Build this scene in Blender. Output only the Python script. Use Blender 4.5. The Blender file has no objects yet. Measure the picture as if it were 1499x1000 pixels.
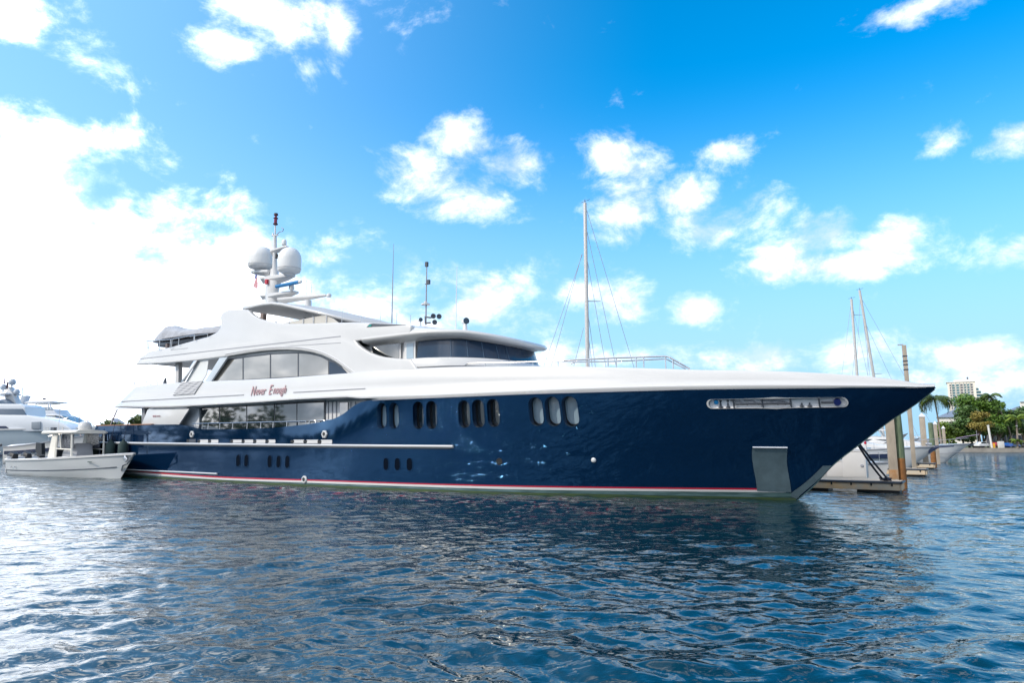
import bpy, bmesh, math, random
import numpy as np
from mathutils import Vector, Matrix
random.seed(7)
R = math.radians
SC = bpy.context.scene
COL = SC.collection

# ------------------------------------------------------------------ camera
FPX, HZ, CAMH = 1000.0, 649.0, 2.4            # focal length in photo pixels, horizon row, eye height
PITCH = math.atan((HZ-500)/FPX)
cd = bpy.data.cameras.new('camera'); cam = bpy.data.objects.new('camera', cd); COL.objects.link(cam)
cd.sensor_width = 36.0; cd.lens = FPX*36/1499; cd.clip_start = .1; cd.clip_end = 6000
cam.location = (0, 0, CAMH); cam.rotation_euler = (R(90)+PITCH, 0, 0)
SC.camera = cam
SP, CP = math.sin(PITCH), math.cos(PITCH)
def ray(x, y): return (x-749.5, FPX*CP-(500-y)*SP, FPX*SP+(500-y)*CP)
def G(x, y, z=0.0):                            # photo pixel -> point of the horizontal plane z
    r = ray(x, y); k = (z-CAMH)/r[2]; return Vector((r[0]*k, r[1]*k, z))
def D(x, y, d):                                # photo pixel -> point at depth d
    r = ray(x, y); k = d/r[1]; return Vector((r[0]*k, d, CAMH+r[2]*k))

# ------------------------------------------------------------------ light
SUN_AZ = (-0.885, -0.465); SUN_EL = 36.0
sd = Vector((SUN_AZ[0]*math.cos(R(SUN_EL)), SUN_AZ[1]*math.cos(R(SUN_EL)), math.sin(R(SUN_EL)))).normalized()
sl = bpy.data.lights.new('sun', 'SUN'); sl.energy = 2.1; sl.angle = R(.5); sl.color = (1, .90, .76)
so = bpy.data.objects.new('sun', sl); COL.objects.link(so)
so.rotation_euler = sd.to_track_quat('Z', 'Y').to_euler()
SC.view_settings.view_transform = 'Standard'; SC.view_settings.look = 'None'
SC.view_settings.exposure = 0.60; SC.view_settings.gamma = 1
SC.cycles.max_bounces = 8; SC.cycles.sample_clamp_indirect = 0
SC.cycles.use_denoising = True
SC.cycles.caustics_reflective = False; SC.cycles.caustics_refractive = False

def build_world():
    w = bpy.data.worlds.new('World'); SC.world = w; w.use_nodes = True
    nt = w.node_tree; N = nt.nodes; L = nt.links; N.clear()
    def mth(op, a, b=None, c=None, clamp=False):
        n = N.new('ShaderNodeMath'); n.operation = op; n.use_clamp = clamp
        for i, v in enumerate((a, b, c)):
            if v is None: continue
            if isinstance(v, (int, float)): n.inputs[i].default_value = v
            else: L.new(v, n.inputs[i])
        return n.outputs[0]
    sky = N.new('ShaderNodeTexSky'); sky.sky_type = 'NISHITA'; sky.sun_disc = False
    sky.sun_elevation = R(SUN_EL); sky.sun_rotation = math.atan2(SUN_AZ[0], SUN_AZ[1])
    sky.air_density = 1.0; sky.dust_density = .6; sky.ozone_density = 3.0
    hs0 = N.new('ShaderNodeHueSaturation'); hs0.inputs['Saturation'].default_value = 1.45
    hs0.inputs['Hue'].default_value = .492; hs0.inputs['Value'].default_value = 1.9
    L.new(sky.outputs[0], hs0.inputs['Color'])
    tc = N.new('ShaderNodeTexCoord'); sx = N.new('ShaderNodeSeparateXYZ'); L.new(tc.outputs['Generated'], sx.inputs[0])
    X, Y, Z = sx.outputs
    az = mth('ARCTAN2', X, Y); el = mth('ARCSINE', Z)
    hz_ = N.new('ShaderNodeMapRange'); hz_.interpolation_type = 'SMOOTHSTEP'; L.new(el, hz_.inputs['Value'])
    hz_.inputs['From Min'].default_value = .50; hz_.inputs['From Max'].default_value = .02
    hs = N.new('ShaderNodeMix'); hs.data_type = 'RGBA'; L.new(hz_.outputs[0], hs.inputs['Factor'])
    L.new(hs0.outputs[0], hs.inputs['A']); hs.inputs['B'].default_value = (2.9, 5.1, 7.0, 1)
    g = bpy.data.node_groups.new('cloud_patch', 'ShaderNodeTree')
    for nm in ('az', 'el', 'ca', 'ce', 'ra', 're', 'w'):
        g.interface.new_socket(nm, in_out='INPUT', socket_type='NodeSocketFloat')
    g.interface.new_socket('m', in_out='OUTPUT', socket_type='NodeSocketFloat')
    gi = g.nodes.new('NodeGroupInput'); go = g.nodes.new('NodeGroupOutput')
    def gm(op, a, b=None):
        n = g.nodes.new('ShaderNodeMath'); n.operation = op
        for i, v in enumerate((a, b)):
            if v is None: continue
            if isinstance(v, (int, float)): n.inputs[i].default_value = v
            else: g.links.new(v, n.inputs[i])
        return n.outputs[0]
    o = gi.outputs
    dx = gm('DIVIDE', gm('SUBTRACT', o[0], o[2]), o[4]); dy = gm('DIVIDE', gm('SUBTRACT', o[1], o[3]), o[5])
    m = gm('SUBTRACT', 1.0, gm('SQRT', gm('ADD', gm('MULTIPLY', dx, dx), gm('MULTIPLY', dy, dy))))
    m = gm('MULTIPLY', gm('MAXIMUM', m, -1.0), o[6]); g.links.new(m, go.inputs[0])
    clouds = [(0,330,210,150,1.5),(120,430,330,150,1.6),(310,420,230,130,1.3),(90,200,150,42,.8),(520,480,240,80,.85),(60,570,320,120,1.7),
      (700,410,150,30,.5),(250,560,300,90,1.3),(15,30,50,40,.8),(140,92,55,24,.55),(370,8,120,34,.95),(320,60,62,24,.6),(440,45,60,22,.55),(495,55,24,48,.6),(455,105,26,18,.45),
      (680,205,52,38,.75),(755,240,62,38,1.),(620,262,66,46,.95),(690,290,72,34,1.),(900,222,55,30,.7),(940,243,52,24,.7),
      (1070,218,60,26,.6),(915,305,58,46,.85),(1005,290,52,34,.9),(1040,335,92,40,.85),(1110,300,36,30,.45),
      (1145,384,78,36,1.),(1215,345,64,42,1.05),(1305,348,76,42,1.05),(1240,385,135,30,1.1),
      (905,440,58,40,.95),(848,430,44,32,.75),(705,440,60,48,1.),(1020,447,44,26,.8),(1488,365,60,32,.85),(1495,205,50,26,.75),
      (1120,524,80,26,.8),(1040,524,80,20,.7),(1425,520,84,32,.95),(1250,520,100,36,.85),(1365,6,84,20,.65),(1380,212,28,20,.5),
      (150,-230,420,120,1.2),(620,-330,260,90,.95),(1000,-420,300,90,.9),(420,-620,420,120,1.),(1350,-300,160,60,.8),(960,520,120,14,.5),(800,520,90,20,.5),(1300,560,400,20,.45)]
    mx = None
    for (px, py, rx, ry, wt) in clouds:
        r = ray(px, py); a0 = math.atan2(r[0], r[1]); h = math.hypot(r[0], r[1]); e0 = math.atan2(r[2], h)
        sc = FPX/ (h*h/ (h) ) / h if False else 1.0/h
        n = N.new('ShaderNodeGroup'); n.node_tree = g
        L.new(az, n.inputs[0]); L.new(el, n.inputs[1])
        for i, v in enumerate((a0, e0, rx*sc, ry*sc, wt)): n.inputs[i+2].default_value = v
        mx = n.outputs[0] if mx is None else mth('MAXIMUM', mx, n.outputs[0])
    # loose fair-weather clouds elsewhere in the sky (behind and above the viewer)
    nb = N.new('ShaderNodeTexNoise'); nb.inputs['Scale'].default_value = 2.3; nb.inputs['Detail'].default_value = 2
    L.new(tc.outputs['Generated'], nb.inputs['Vector'])
    inview = mth('MULTIPLY', mth('LESS_THAN', mth('ABSOLUTE', az), 1.35), mth('LESS_THAN', el, 1.3))
    rest = mth('SUBTRACT', mth('MULTIPLY', nb.outputs['Fac'], 3.2), 1.65)
    rest = mth('SUBTRACT', rest, mth('MULTIPLY', inview, 3.0))
    mx = mth('MAXIMUM', mx, rest)
    nz = N.new('ShaderNodeTexNoise'); nz.inputs['Scale'].default_value = 9.0; nz.inputs['Detail'].default_value = 9
    nz.inputs['Roughness'].default_value = .68; nz.inputs['Distortion'].default_value = .25
    mp = N.new('ShaderNodeMapping'); mp.inputs['Scale'].default_value = (1, 1, 1.5); L.new(tc.outputs['Generated'], mp.inputs[0]); L.new(mp.outputs[0], nz.inputs['Vector'])
    n3 = N.new('ShaderNodeTexNoise'); n3.inputs['Scale'].default_value = 34; n3.inputs['Detail'].default_value = 6; L.new(mp.outputs[0], n3.inputs['Vector'])
    dens = mth('ADD', mx, mth('ADD', mth('MULTIPLY', mth('SUBTRACT', nz.outputs['Fac'], .5), 2.7), mth('MULTIPLY', mth('SUBTRACT', n3.outputs['Fac'], .5), .8)))
    mo = N.new('ShaderNodeVectorMath'); mo.operation = 'ADD'; L.new(mp.outputs[0], mo.inputs[0]); mo.inputs[1].default_value = (-.035, 0, .045)
    nz2 = N.new('ShaderNodeTexNoise'); nz2.inputs['Scale'].default_value = 9.0; nz2.inputs['Detail'].default_value = 5; nz2.inputs['Distortion'].default_value = .25; L.new(mo.outputs[0], nz2.inputs['Vector'])
    ss = N.new('ShaderNodeMapRange'); ss.interpolation_type = 'SMOOTHSTEP'
    L.new(dens, ss.inputs['Value']); ss.inputs['From Min'].default_value = -.15; ss.inputs['From Max'].default_value = 1.1
    cov = ss.outputs[0]
    # clouds: white tops, faintly blue-grey where thick towards the base
    n2 = N.new('ShaderNodeTexNoise'); n2.inputs['Scale'].default_value = 16; n2.inputs['Detail'].default_value = 5; L.new(mp.outputs[0], n2.inputs['Vector'])
    cr = N.new('ShaderNodeMix'); cr.data_type = 'RGBA'
    L.new(mth('ADD', mth('MULTIPLY', mth('SUBTRACT', nz2.outputs['Fac'], nz.outputs['Fac']), 4.0), mth('SUBTRACT', mth('MULTIPLY', n2.outputs['Fac'], 1.2), .15), clamp=True), cr.inputs['Factor'])
    cr.inputs['A'].default_value = (12, 12, 12.1, 1); cr.inputs['B'].default_value = (5.6, 6.6, 8.3, 1)
    au = N.new('ShaderNodeMapRange'); au.interpolation_type = 'SMOOTHSTEP'; L.new(az, au.inputs['Value'])
    au.inputs['From Min'].default_value = .25; au.inputs['From Max'].default_value = -.95; au.inputs['To Max'].default_value = .62
    aum = N.new('ShaderNodeMix'); aum.data_type = 'RGBA'; L.new(au.outputs[0], aum.inputs['Factor']); L.new(hs.outputs['Result'], aum.inputs['A']); aum.inputs['B'].default_value = (3.6, 6.2, 9.6, 1)
    # hazier, whiter air in the half of the sky behind the viewer
    rh = N.new('ShaderNodeMapRange'); rh.interpolation_type = 'SMOOTHSTEP'; L.new(mth('ABSOLUTE', az), rh.inputs['Value'])
    rh.inputs['From Min'].default_value = .95; rh.inputs['From Max'].default_value = 1.9; rh.inputs['To Max'].default_value = .7
    rhm = N.new('ShaderNodeMix'); rhm.data_type = 'RGBA'; L.new(rh.outputs[0], rhm.inputs['Factor']); L.new(aum.outputs['Result'], rhm.inputs['A']); rhm.inputs['B'].default_value = (6.0, 6.3, 6.7, 1)
    mxn = N.new('ShaderNodeMix'); mxn.data_type = 'RGBA'
    L.new(mth('MULTIPLY', cov, .93), mxn.inputs['Factor']); L.new(rhm.outputs['Result'], mxn.inputs['A']); L.new(cr.outputs['Result'], mxn.inputs['B'])
    gl = N.new('ShaderNodeMapRange'); gl.interpolation_type = 'SMOOTHSTEP'; L.new(az, gl.inputs['Value'])
    gl.inputs['From Min'].default_value = .0; gl.inputs['From Max'].default_value = -1.0; gl.inputs['To Min'].default_value = 1.0; gl.inputs['To Max'].default_value = 2.5
    sc2 = N.new('ShaderNodeVectorMath'); sc2.operation = 'SCALE'; L.new(cr.outputs['Result'], sc2.inputs[0]); L.new(gl.outputs[0], sc2.inputs['Scale'])
    for l_ in list(mxn.inputs['B'].links): L.remove(l_)
    L.new(sc2.outputs[0], mxn.inputs['B'])
    bg = N.new('ShaderNodeBackground'); bg.inputs['Strength'].default_value = .100; L.new(mxn.outputs['Result'], bg.inputs['Color'])
    out = N.new('ShaderNodeOutputWorld'); L.new(bg.outputs[0], out.inputs[0])
    w.cycles.sampling_method = 'MANUAL'; w.cycles.sample_map_resolution = 512
build_world()

# ------------------------------------------------------------------ materials
MATS = {}
def mat(name, col, rough=.5, metal=0, ior=1.5, coat=0, var=0, vscale=3, bump=0, bscale=20, alpha=1, col2=None, trans=0, stretch=None, vdetail=5):
    if name in MATS: return MATS[name]
    m = bpy.data.materials.new(name); m.use_nodes = True; nt = m.node_tree; b = nt.nodes['Principled BSDF']
    b.inputs['Base Color'].default_value = (*col, 1); b.inputs['Roughness'].default_value = rough
    b.inputs['Metallic'].default_value = metal; b.inputs['IOR'].default_value = ior
    b.inputs['Coat Weight'].default_value = coat; b.inputs['Coat Roughness'].default_value = .03
    b.inputs['Alpha'].default_value = alpha; b.inputs['Transmission Weight'].default_value = trans
    tc = nt.nodes.new('ShaderNodeTexCoord'); src = tc.outputs['Object']
    if stretch:
        mp = nt.nodes.new('ShaderNodeMapping'); mp.inputs['Scale'].default_value = stretch; nt.links.new(src, mp.inputs[0]); src = mp.outputs[0]
    if var or col2:
        n = nt.nodes.new('ShaderNodeTexNoise'); n.inputs['Scale'].default_value = vscale; n.inputs['Detail'].default_value = vdetail; n.inputs['Roughness'].default_value = .6
        nt.links.new(src, n.inputs['Vector'])
        rp = nt.nodes.new('ShaderNodeValToRGB'); rp.color_ramp.elements[0].position = .35; rp.color_ramp.elements[1].position = .65
        c2 = col2 or tuple(c*(1-var) for c in col)
        rp.color_ramp.elements[0].color = (*c2, 1); rp.color_ramp.elements[1].color = (*col, 1)
        nt.links.new(n.outputs['Fac'], rp.inputs['Fac']); nt.links.new(rp.outputs[0], b.inputs['Base Color'])
    if bump:
        n = nt.nodes.new('ShaderNodeTexNoise'); n.inputs['Scale'].default_value = bscale; n.inputs['Detail'].default_value = 3
        nt.links.new(src, n.inputs['Vector'])
        bp = nt.nodes.new('ShaderNodeBump'); bp.inputs['Strength'].default_value = 1; bp.inputs['Distance'].default_value = bump
        nt.links.new(n.outputs['Fac'], bp.inputs['Height']); nt.links.new(bp.outputs[0], b.inputs['Normal'])
        if coat: nt.links.new(bp.outputs[0], b.inputs['Coat Normal'])
    MATS[name] = m; return m
NAVY = mat('navy_paint', (.0006, .010, .034), .12, ior=1.6, coat=1)
_nb = NAVY.node_tree.nodes['Principled BSDF']; _nb.inputs['Specular IOR Level'].default_value = 1.0; _nb.inputs['Specular Tint'].default_value = (.16, .50, 1, 1); _nb.inputs['Coat Weight'].default_value = 0; _nb.inputs['Roughness'].default_value = .045; _nb.inputs['IOR'].default_value = 1.53
WHITE = mat('white_gelcoat', (.60, .598, .60), .28, coat=.5, var=.03, vscale=.6)
WHITE2 = mat('white_gelcoat_dull', (.60, .60, .61), .4, coat=.2, var=.05, vscale=.8)
SOFF = mat('beige_soffit', (.50, .48, .46), .45)
STEEL = mat('stainless', (.62, .60, .60), .18, metal=1)
PSTEEL = mat('polished_plate', (.19, .27, .31), .2, metal=.6, var=.2, vscale=2, bump=.004, bscale=3)  # teal of the mirrored dark water is put into the steel's colour
GLASSD = mat('dark_glass', (.008, .014, .018), .03, ior=1.9, coat=1)
GLASSB = mat('blue_glass', (.012, .035, .075), .14, ior=1.45, var=.15, vscale=1)
GLASSW = mat('bronze_glass', (.22, .20, .17), .04, ior=2.4, coat=1, var=.12, vscale=.5)
GLASSP = mat('pale_glass', (.26, .36, .44), .06, ior=1.7, coat=.5)
BLACK = mat('black_rubber', (.012, .013, .016), .5, var=.3)
RED = mat('red_paint', (.45, .01, .035), .35)
GREY = mat('grey_trim', (.30, .31, .35), .5)
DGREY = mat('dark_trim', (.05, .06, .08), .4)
ALGAE = mat('weedy_antifoul', (.05, .09, .02), .6, col2=(.02, .04, .03), vscale=3, stretch=(.5, 1, 6))
TEAL = mat('teal_boot', (.10, .17, .18), .35, col2=(.03, .07, .07), vscale=2, stretch=(.4, 1, 5))
TEAK = mat('teak', (.30, .14, .07), .5, var=.3, vscale=8)
BLUEP = mat('blue_paint', (.01, .16, .40), .35)
DOME = mat('dome_white', (.72, .73, .74), .35, var=.03)
COVER = mat('grey_cover', (.40, .42, .47), .75, var=.25, vscale=1.5, bump=.05, bscale=1.8)
CANVAS = mat('beige_canvas', (.52, .50, .46), .6, var=.06)
CREAM = mat('cream_gelcoat', (.78, .75, .68), .4, var=.05)
CONC = mat('concrete_pile', (.40, .345, .28), .85, var=.25, vscale=2.5, bump=.01, bscale=14, stretch=(1, 1, .4))
WOODG = mat('weathered_green_pile', (.17, .22, .13), .8, col2=(.09, .13, .08), vscale=3, bump=.01, bscale=12, stretch=(3, 3, .4))
RUSTP = mat('rusty_pile_foot', (.30, .13, .04), .85, var=.4, vscale=3)
DECKP = mat('dock_planks', (.64, .50, .36), .8, var=.3, vscale=4, bump=.004)
DOCKF = mat('dock_fascia', (.74, .48, .24), .8, col2=(.50, .47, .40), vscale=.9, bump=.006)
FEND = mat('fender_cover', (.02, .045, .045), .85, var=.3)
ROPE = mat('rope', (.03, .035, .06), .9)
ROPEW = mat('pale_rope', (.45, .43, .40), .9)
ALU = mat('spar_aluminium', (.62, .60, .58), .35, metal=.3, var=.2, vscale=6)
SKIN = mat('skin', (.5, .3, .22), .6)
SHIRT = mat('blue_shirt', (.05, .2, .45), .8)
PINK = mat('red_shirt', (.5, .06, .1), .8)
TROU = mat('dark_shorts', (.04, .05, .09), .8)
HAIRM = mat('dark_hair', (.03, .02, .015), .7)

# ------------------------------------------------------------------ mesh helpers
class MB:
    def __init__(s): s.v = []; s.f = []
    def add(s, vs, fs):
        o = len(s.v); s.v += [tuple(v) for v in vs]; s.f += [tuple(i+o for i in f) for f in fs]; return s
    def box(s, c, size, rot=None):
        hx, hy, hz = (q/2 for q in size); c = Vector(c)
        vs = [Vector((x, y, z)) for x in (-hx, hx) for y in (-hy, hy) for z in (-hz, hz)]
        if rot is not None: vs = [rot @ v for v in vs]
        return s.add([v+c for v in vs], [(0,1,3,2),(4,6,7,5),(0,4,5,1),(2,3,7,6),(0,2,6,4),(1,5,7,3)])
    def ring(s, c, ax, r, n, ref=None):
        ax = Vector(ax).normalized(); a = ax.orthogonal().normalized(); b = ax.cross(a)
        return [Vector(c)+(a*math.cos(2*math.pi*i/n)+b*math.sin(2*math.pi*i/n))*r for i in range(n)]
    def tube(s, p0, p1, r0, r1=None, n=8):
        r1 = r0 if r1 is None else r1; p0 = Vector(p0); p1 = Vector(p1); ax = p1-p0
        if ax.length < 1e-6: return s
        vs = s.ring(p0, ax, r0, n)+s.ring(p1, ax, r1, n)
        return s.add(vs, [(i, (i+1) % n, n+(i+1) % n, n+i) for i in range(n)]+[tuple(range(n-1, -1, -1)), tuple(range(n, 2*n))])
    def path(s, pts, r, n=8):
        pts = [Vector(p) for p in pts]; rr = r if isinstance(r, (list, tuple)) else [r]*len(pts)
        vs = []; a = None
        for i, p in enumerate(pts):
            ax = (pts[min(i+1, len(pts)-1)]-pts[max(i-1, 0)]).normalized()
            a = ax.orthogonal().normalized() if a is None else (a-ax*a.dot(ax)).normalized()
            b = ax.cross(a)
            vs += [p+(a*math.cos(2*math.pi*k/n)+b*math.sin(2*math.pi*k/n))*rr[i] for k in range(n)]
        fs = [(j*n+i, j*n+(i+1) % n, (j+1)*n+(i+1) % n, (j+1)*n+i) for j in range(len(pts)-1) for i in range(n)]
        m = (len(pts)-1)*n
        return s.add(vs, fs+[tuple(range(n-1, -1, -1)), tuple(range(m, m+n))])
    def rings(s, rs, cap=True, closed=True):
        n = len(rs[0]); vs = [v for r in rs for v in r]
        k = n if closed else n-1
        fs = [(j*n+i, j*n+(i+1) % n, (j+1)*n+(i+1) % n, (j+1)*n+i) for j in range(len(rs)-1) for i in range(k)]
        if cap: m = (len(rs)-1)*n; fs += [tuple(range(n-1, -1, -1)), tuple(range(m, m+n))]
        return s.add(vs, fs)
    def lathe(s, c, prof, n=20, ax=(0, 0, 1)):
        q = Vector((0, 0, 1)).rotation_difference(Vector(ax)); c = Vector(c)
        return s.rings([[c+q @ Vector((r*math.cos(2*math.pi*i/n), r*math.sin(2*math.pi*i/n), z)) for i in range(n)] for r, z in prof])
    def prism(s, poly, lo, hi):
        """poly of (s,z); lo/hi = y or function(s,z)->y"""
        fl = lo if callable(lo) else (lambda a, b: lo); fh = hi if callable(hi) else (lambda a, b: hi)
        n = len(poly); vs = [(a, fl(a, b), b) for a, b in poly]+[(a, fh(a, b), b) for a, b in poly]
        return s.add(vs, [tuple(range(n)), tuple(range(2*n-1, n-1, -1))]+[(i, n+i, n+(i+1) % n, (i+1) % n) for i in range(n)])
    def build(s, name, m, parent=None, smooth=None, bevel=0, seg=2, tri=True):
        me = bpy.data.meshes.new(name); me.from_pydata(s.v, [], s.f); me.update()
        bm = bmesh.new(); bm.from_mesh(me)
        bmesh.ops.recalc_face_normals(bm, faces=bm.faces)
        if bevel:
            es = [e for e in bm.edges if len(e.link_faces) == 2 and e.calc_face_angle(0) > R(28)]
            bmesh.ops.bevel(bm, geom=es, offset=bevel, segments=seg, profile=.6, affect='EDGES', clamp_overlap=True)
        bm.to_mesh(me); bm.free()
        me.materials.append(m)
        o = bpy.data.objects.new(name, me); COL.objects.link(o)
        if parent is not None: o.parent = parent
        if smooth is None: smooth = 32
        if smooth:
            me.polygons.foreach_set('use_smooth', [True]*len(me.polygons))
            if smooth < 180: me.set_sharp_from_angle(angle=R(smooth))
        return o
def tag(o, label=None, cat=None, group=None, kind=None):
    if label: o['label'] = label
    if cat: o['category'] = cat
    if group: o['group'] = group
    if kind: o['kind'] = kind
    return o
def empty(name, loc=(0, 0, 0), rz=0, label=None, cat=None, group=None):
    o = bpy.data.objects.new(name, None); COL.objects.link(o); o.location = loc; o.rotation_euler = (0, 0, rz)
    o.empty_display_size = .3
    return tag(o, label, cat, group)
def lerp_tab(T, x):
    if x <= T[0][0]: return T[0][1]
    for (a, b), (c, d) in zip(T, T[1:]):
        if x <= c: return b+(d-b)*(x-a)/(c-a)
    return T[-1][1]
def smooth_tab(T):
    xs = [a for a, b in T]; ys = [b for a, b in T]; n = len(xs)
    ms = [0]*n
    sl_ = [(ys[i+1]-ys[i])/(xs[i+1]-xs[i]) for i in range(n-1)]
    ms[0], ms[-1] = sl_[0], sl_[-1]
    for i in range(1, n-1):
        ms[i] = 0 if sl_[i-1]*sl_[i] <= 0 else 2*sl_[i-1]*sl_[i]/(sl_[i-1]+sl_[i])
    def f(x):
        if x <= xs[0]: return ys[0]
        if x >= xs[-1]: return ys[-1]
        for i in range(n-1):
            if x <= xs[i+1]: break
        h = xs[i+1]-xs[i]; t = (x-xs[i])/h
        return (2*t**3-3*t*t+1)*ys[i]+(t**3-2*t*t+t)*h*ms[i]+(-2*t**3+3*t*t)*ys[i+1]+(t**3-t*t)*h*ms[i+1]
    return f
def catmull(pts, n=6, closed=False):
    out = []; m = len(pts)
    for i in range(m if closed else m-1):
        if closed: p0, p1, p2, p3 = (pts[(i+k-1) % m] for k in range(4))
        else: p0, p1, p2, p3 = pts[max(i-1, 0)], pts[i], pts[i+1], pts[min(i+2, m-1)]
        for k in range(n):
            t = k/n
            out.append(tuple(.5*((2*b)+(-a+c)*t+(2*a-5*b+4*c-d)*t*t+(-a+3*b-3*c+d)*t**3) for a, b, c, d in zip(p0, p1, p2, p3)))
    if not closed: out.append(tuple(pts[-1]))
    return out

# ------------------------------------------------------------------ water
def build_water():
    rng = np.random.default_rng(3)
    k = .0052; n_r = int(math.log(3500/4.5)/k)
    r = 4.5*np.exp(k*np.arange(n_r+1))
    a_l = np.arange(R(-150), R(-44), .0055); a_f = np.arange(R(-44), R(44), .0021); a_b = np.linspace(R(44), R(210), 40)
    ang = np.concatenate([a_l, a_f, a_b[:-1]])
    A, Rr = np.meshgrid(ang, r)
    X = Rr*np.sin(A); Yc = Rr*np.cos(A)
    sp = np.where(A < R(-44), Rr*.0058, Rr*k); back = A >= R(44)
    Zh = np.zeros_like(X)
    wx = X + .35*np.sin(Yc*.9+1.3*np.sin(X*.37))+.8*np.sin(Yc*.23+X*.11); wy = Yc+.35*np.sin(X*.8+1.1*np.sin(Yc*.41))+.8*np.sin(X*.19-Yc*.13)
    for i in range(64):
        lam = .20*(17**(i/63.))
        th = rng.normal(1.75, .62); ph = rng.uniform(0, 6.28)
        slope = .027*(.75+.5*rng.random())*min(1.25, (1/lam)**.4)*(1 if lam < 1.3 else .72)
        amp = slope*lam/6.283
        att = np.clip((lam/sp-2.5)/3, 0, 1)
        Zh += att*amp*np.sin(6.283/lam*(wx*math.cos(th)+wy*math.sin(th))+ph)
    # wavelets ride unevenly: calmer and busier patches
    patch = .75+.35*np.sin(X*.21+1.7*np.sin(Yc*.13))*np.sin(Yc*.17+X*.05)
    Zh *= patch; Zh[back] = 0
    n, m = X.shape
    co = np.stack([X, Yc, Zh], -1).reshape(-1, 3).astype(np.float32)
    co = np.concatenate([co, np.array([[0, 0, 0]], np.float32)])
    idx = np.arange(n*m).reshape(n, m); nx = np.roll(idx, -1, axis=1)
    q = np.stack([idx[:-1], idx[1:], nx[1:], nx[:-1]], -1).reshape(-1, 4)
    t = np.stack([np.full(m, n*m), idx[0], nx[0]], -1)
    me = bpy.data.meshes.new('water'); me.vertices.add(len(co)); me.vertices.foreach_set('co', co.ravel())
    loops = np.concatenate([q.ravel(), t.ravel()]).astype(np.int32)
    me.loops.add(len(loops)); me.loops.foreach_set('vertex_index', loops)
    me.polygons.add(len(q)+len(t))
    ls = np.concatenate([np.arange(len(q))*4, len(q)*4+np.arange(len(t))*3]).astype(np.int32)
    me.polygons.foreach_set('loop_start', ls)
    me.polygons.foreach_set('use_smooth', np.ones(len(ls), bool))
    me.update(); me.validate()
    mt = bpy.data.materials.new('harbour_water'); mt.use_nodes = True; nt = mt.node_tree; b = nt.nodes['Principled BSDF']
    b.inputs['Base Color'].default_value = (.002, .023, .032, 1)
    b.inputs['Roughness'].default_value = .06; b.inputs['IOR'].default_value = 1.72
    ge = nt.nodes.new('ShaderNodeNewGeometry')
    def noise(sc, det, st):
        mp = nt.nodes.new('ShaderNodeMapping'); mp.inputs['Scale'].default_value = st; mp.inputs['Rotation'].default_value = (0, 0, R(-8))
        nt.links.new(ge.outputs['Position'], mp.inputs[0])
        n_ = nt.nodes.new('ShaderNodeTexNoise'); n_.inputs['Scale'].default_value = sc; n_.inputs['Detail'].default_value = det; n_.inputs['Distortion'].default_value = .6
        nt.links.new(mp.outputs[0], n_.inputs['Vector']); return n_.outputs['Fac']
    b1 = nt.nodes.new('ShaderNodeBump'); b1.inputs['Distance'].default_value = .9
    ln_ = nt.nodes.new('ShaderNodeVectorMath'); ln_.operation = 'LENGTH'; nt.links.new(ge.outputs['Position'], ln_.inputs[0])
    mr_ = nt.nodes.new('ShaderNodeMapRange'); nt.links.new(ln_.outputs['Value'], mr_.inputs['Value']); mr_.inputs['From Min'].default_value = 12; mr_.inputs['From Max'].default_value = 90
    mr_.inputs['To Min'].default_value = .035; mr_.inputs['To Max'].default_value = 1.0; nt.links.new(mr_.outputs[0], b1.inputs['Strength'])
    nt.links.new(noise(1.1, 3, (.7, 1, 1)), b1.inputs['Height'])
    b2 = nt.nodes.new('ShaderNodeBump'); b2.inputs['Distance'].default_value = .032; b2.inputs['Strength'].default_value = .5
    nt.links.new(noise(5.5, 2, (.7, 1, 1)), b2.inputs['Height']); nt.links.new(b1.outputs[0], b2.inputs['Normal'])
    nt.links.new(b2.outputs[0], b.inputs['Normal'])
    me.materials.append(mt)
    o = bpy.data.objects.new('water', me); COL.objects.link(o)
    tag(o, 'rippled blue green harbour water', None, None, 'structure')
build_water()

# ------------------------------------------------------------------ the motor yacht: frame
_a, _b, BOW = G(209, 699.6), G(490, 714), G(1166, 732.5)
TH = math.atan2(_a.y-_b.y, _b.x-_a.x)
U = Vector((math.cos(TH), -math.sin(TH), 0)); NN = Vector((math.sin(TH), math.cos(TH), 0))
def Pt(x, y, t):                               # photo pixel -> (s, z) on the yacht's plane t
    r = Vector(ray(x, y)); k = (BOW.dot(NN)+t)/r.dot(NN); q = r*k
    return q.dot(U)-BOW.dot(U), CAMH+q.z
def YP(x, y, tf):                              # the same on the surface t = -tf(s, z)
    t = 4.5
    for _ in range(40):
        s, z = Pt(x, y, -t); t = .6*t+.4*tf(s, z)
    return s, z
def toW(s, t, z): return Vector((BOW.x, BOW.y, 0))+U*s+NN*t+Vector((0, 0, z))
def toY(p): d = Vector(p)-BOW; return d.dot(U), d.dot(NN)
YACHT = empty('motor_yacht', (BOW.x, BOW.y, 0), -TH, 'long navy hulled motor yacht with white upper decks, filling the middle of the harbour', 'yacht')

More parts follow.
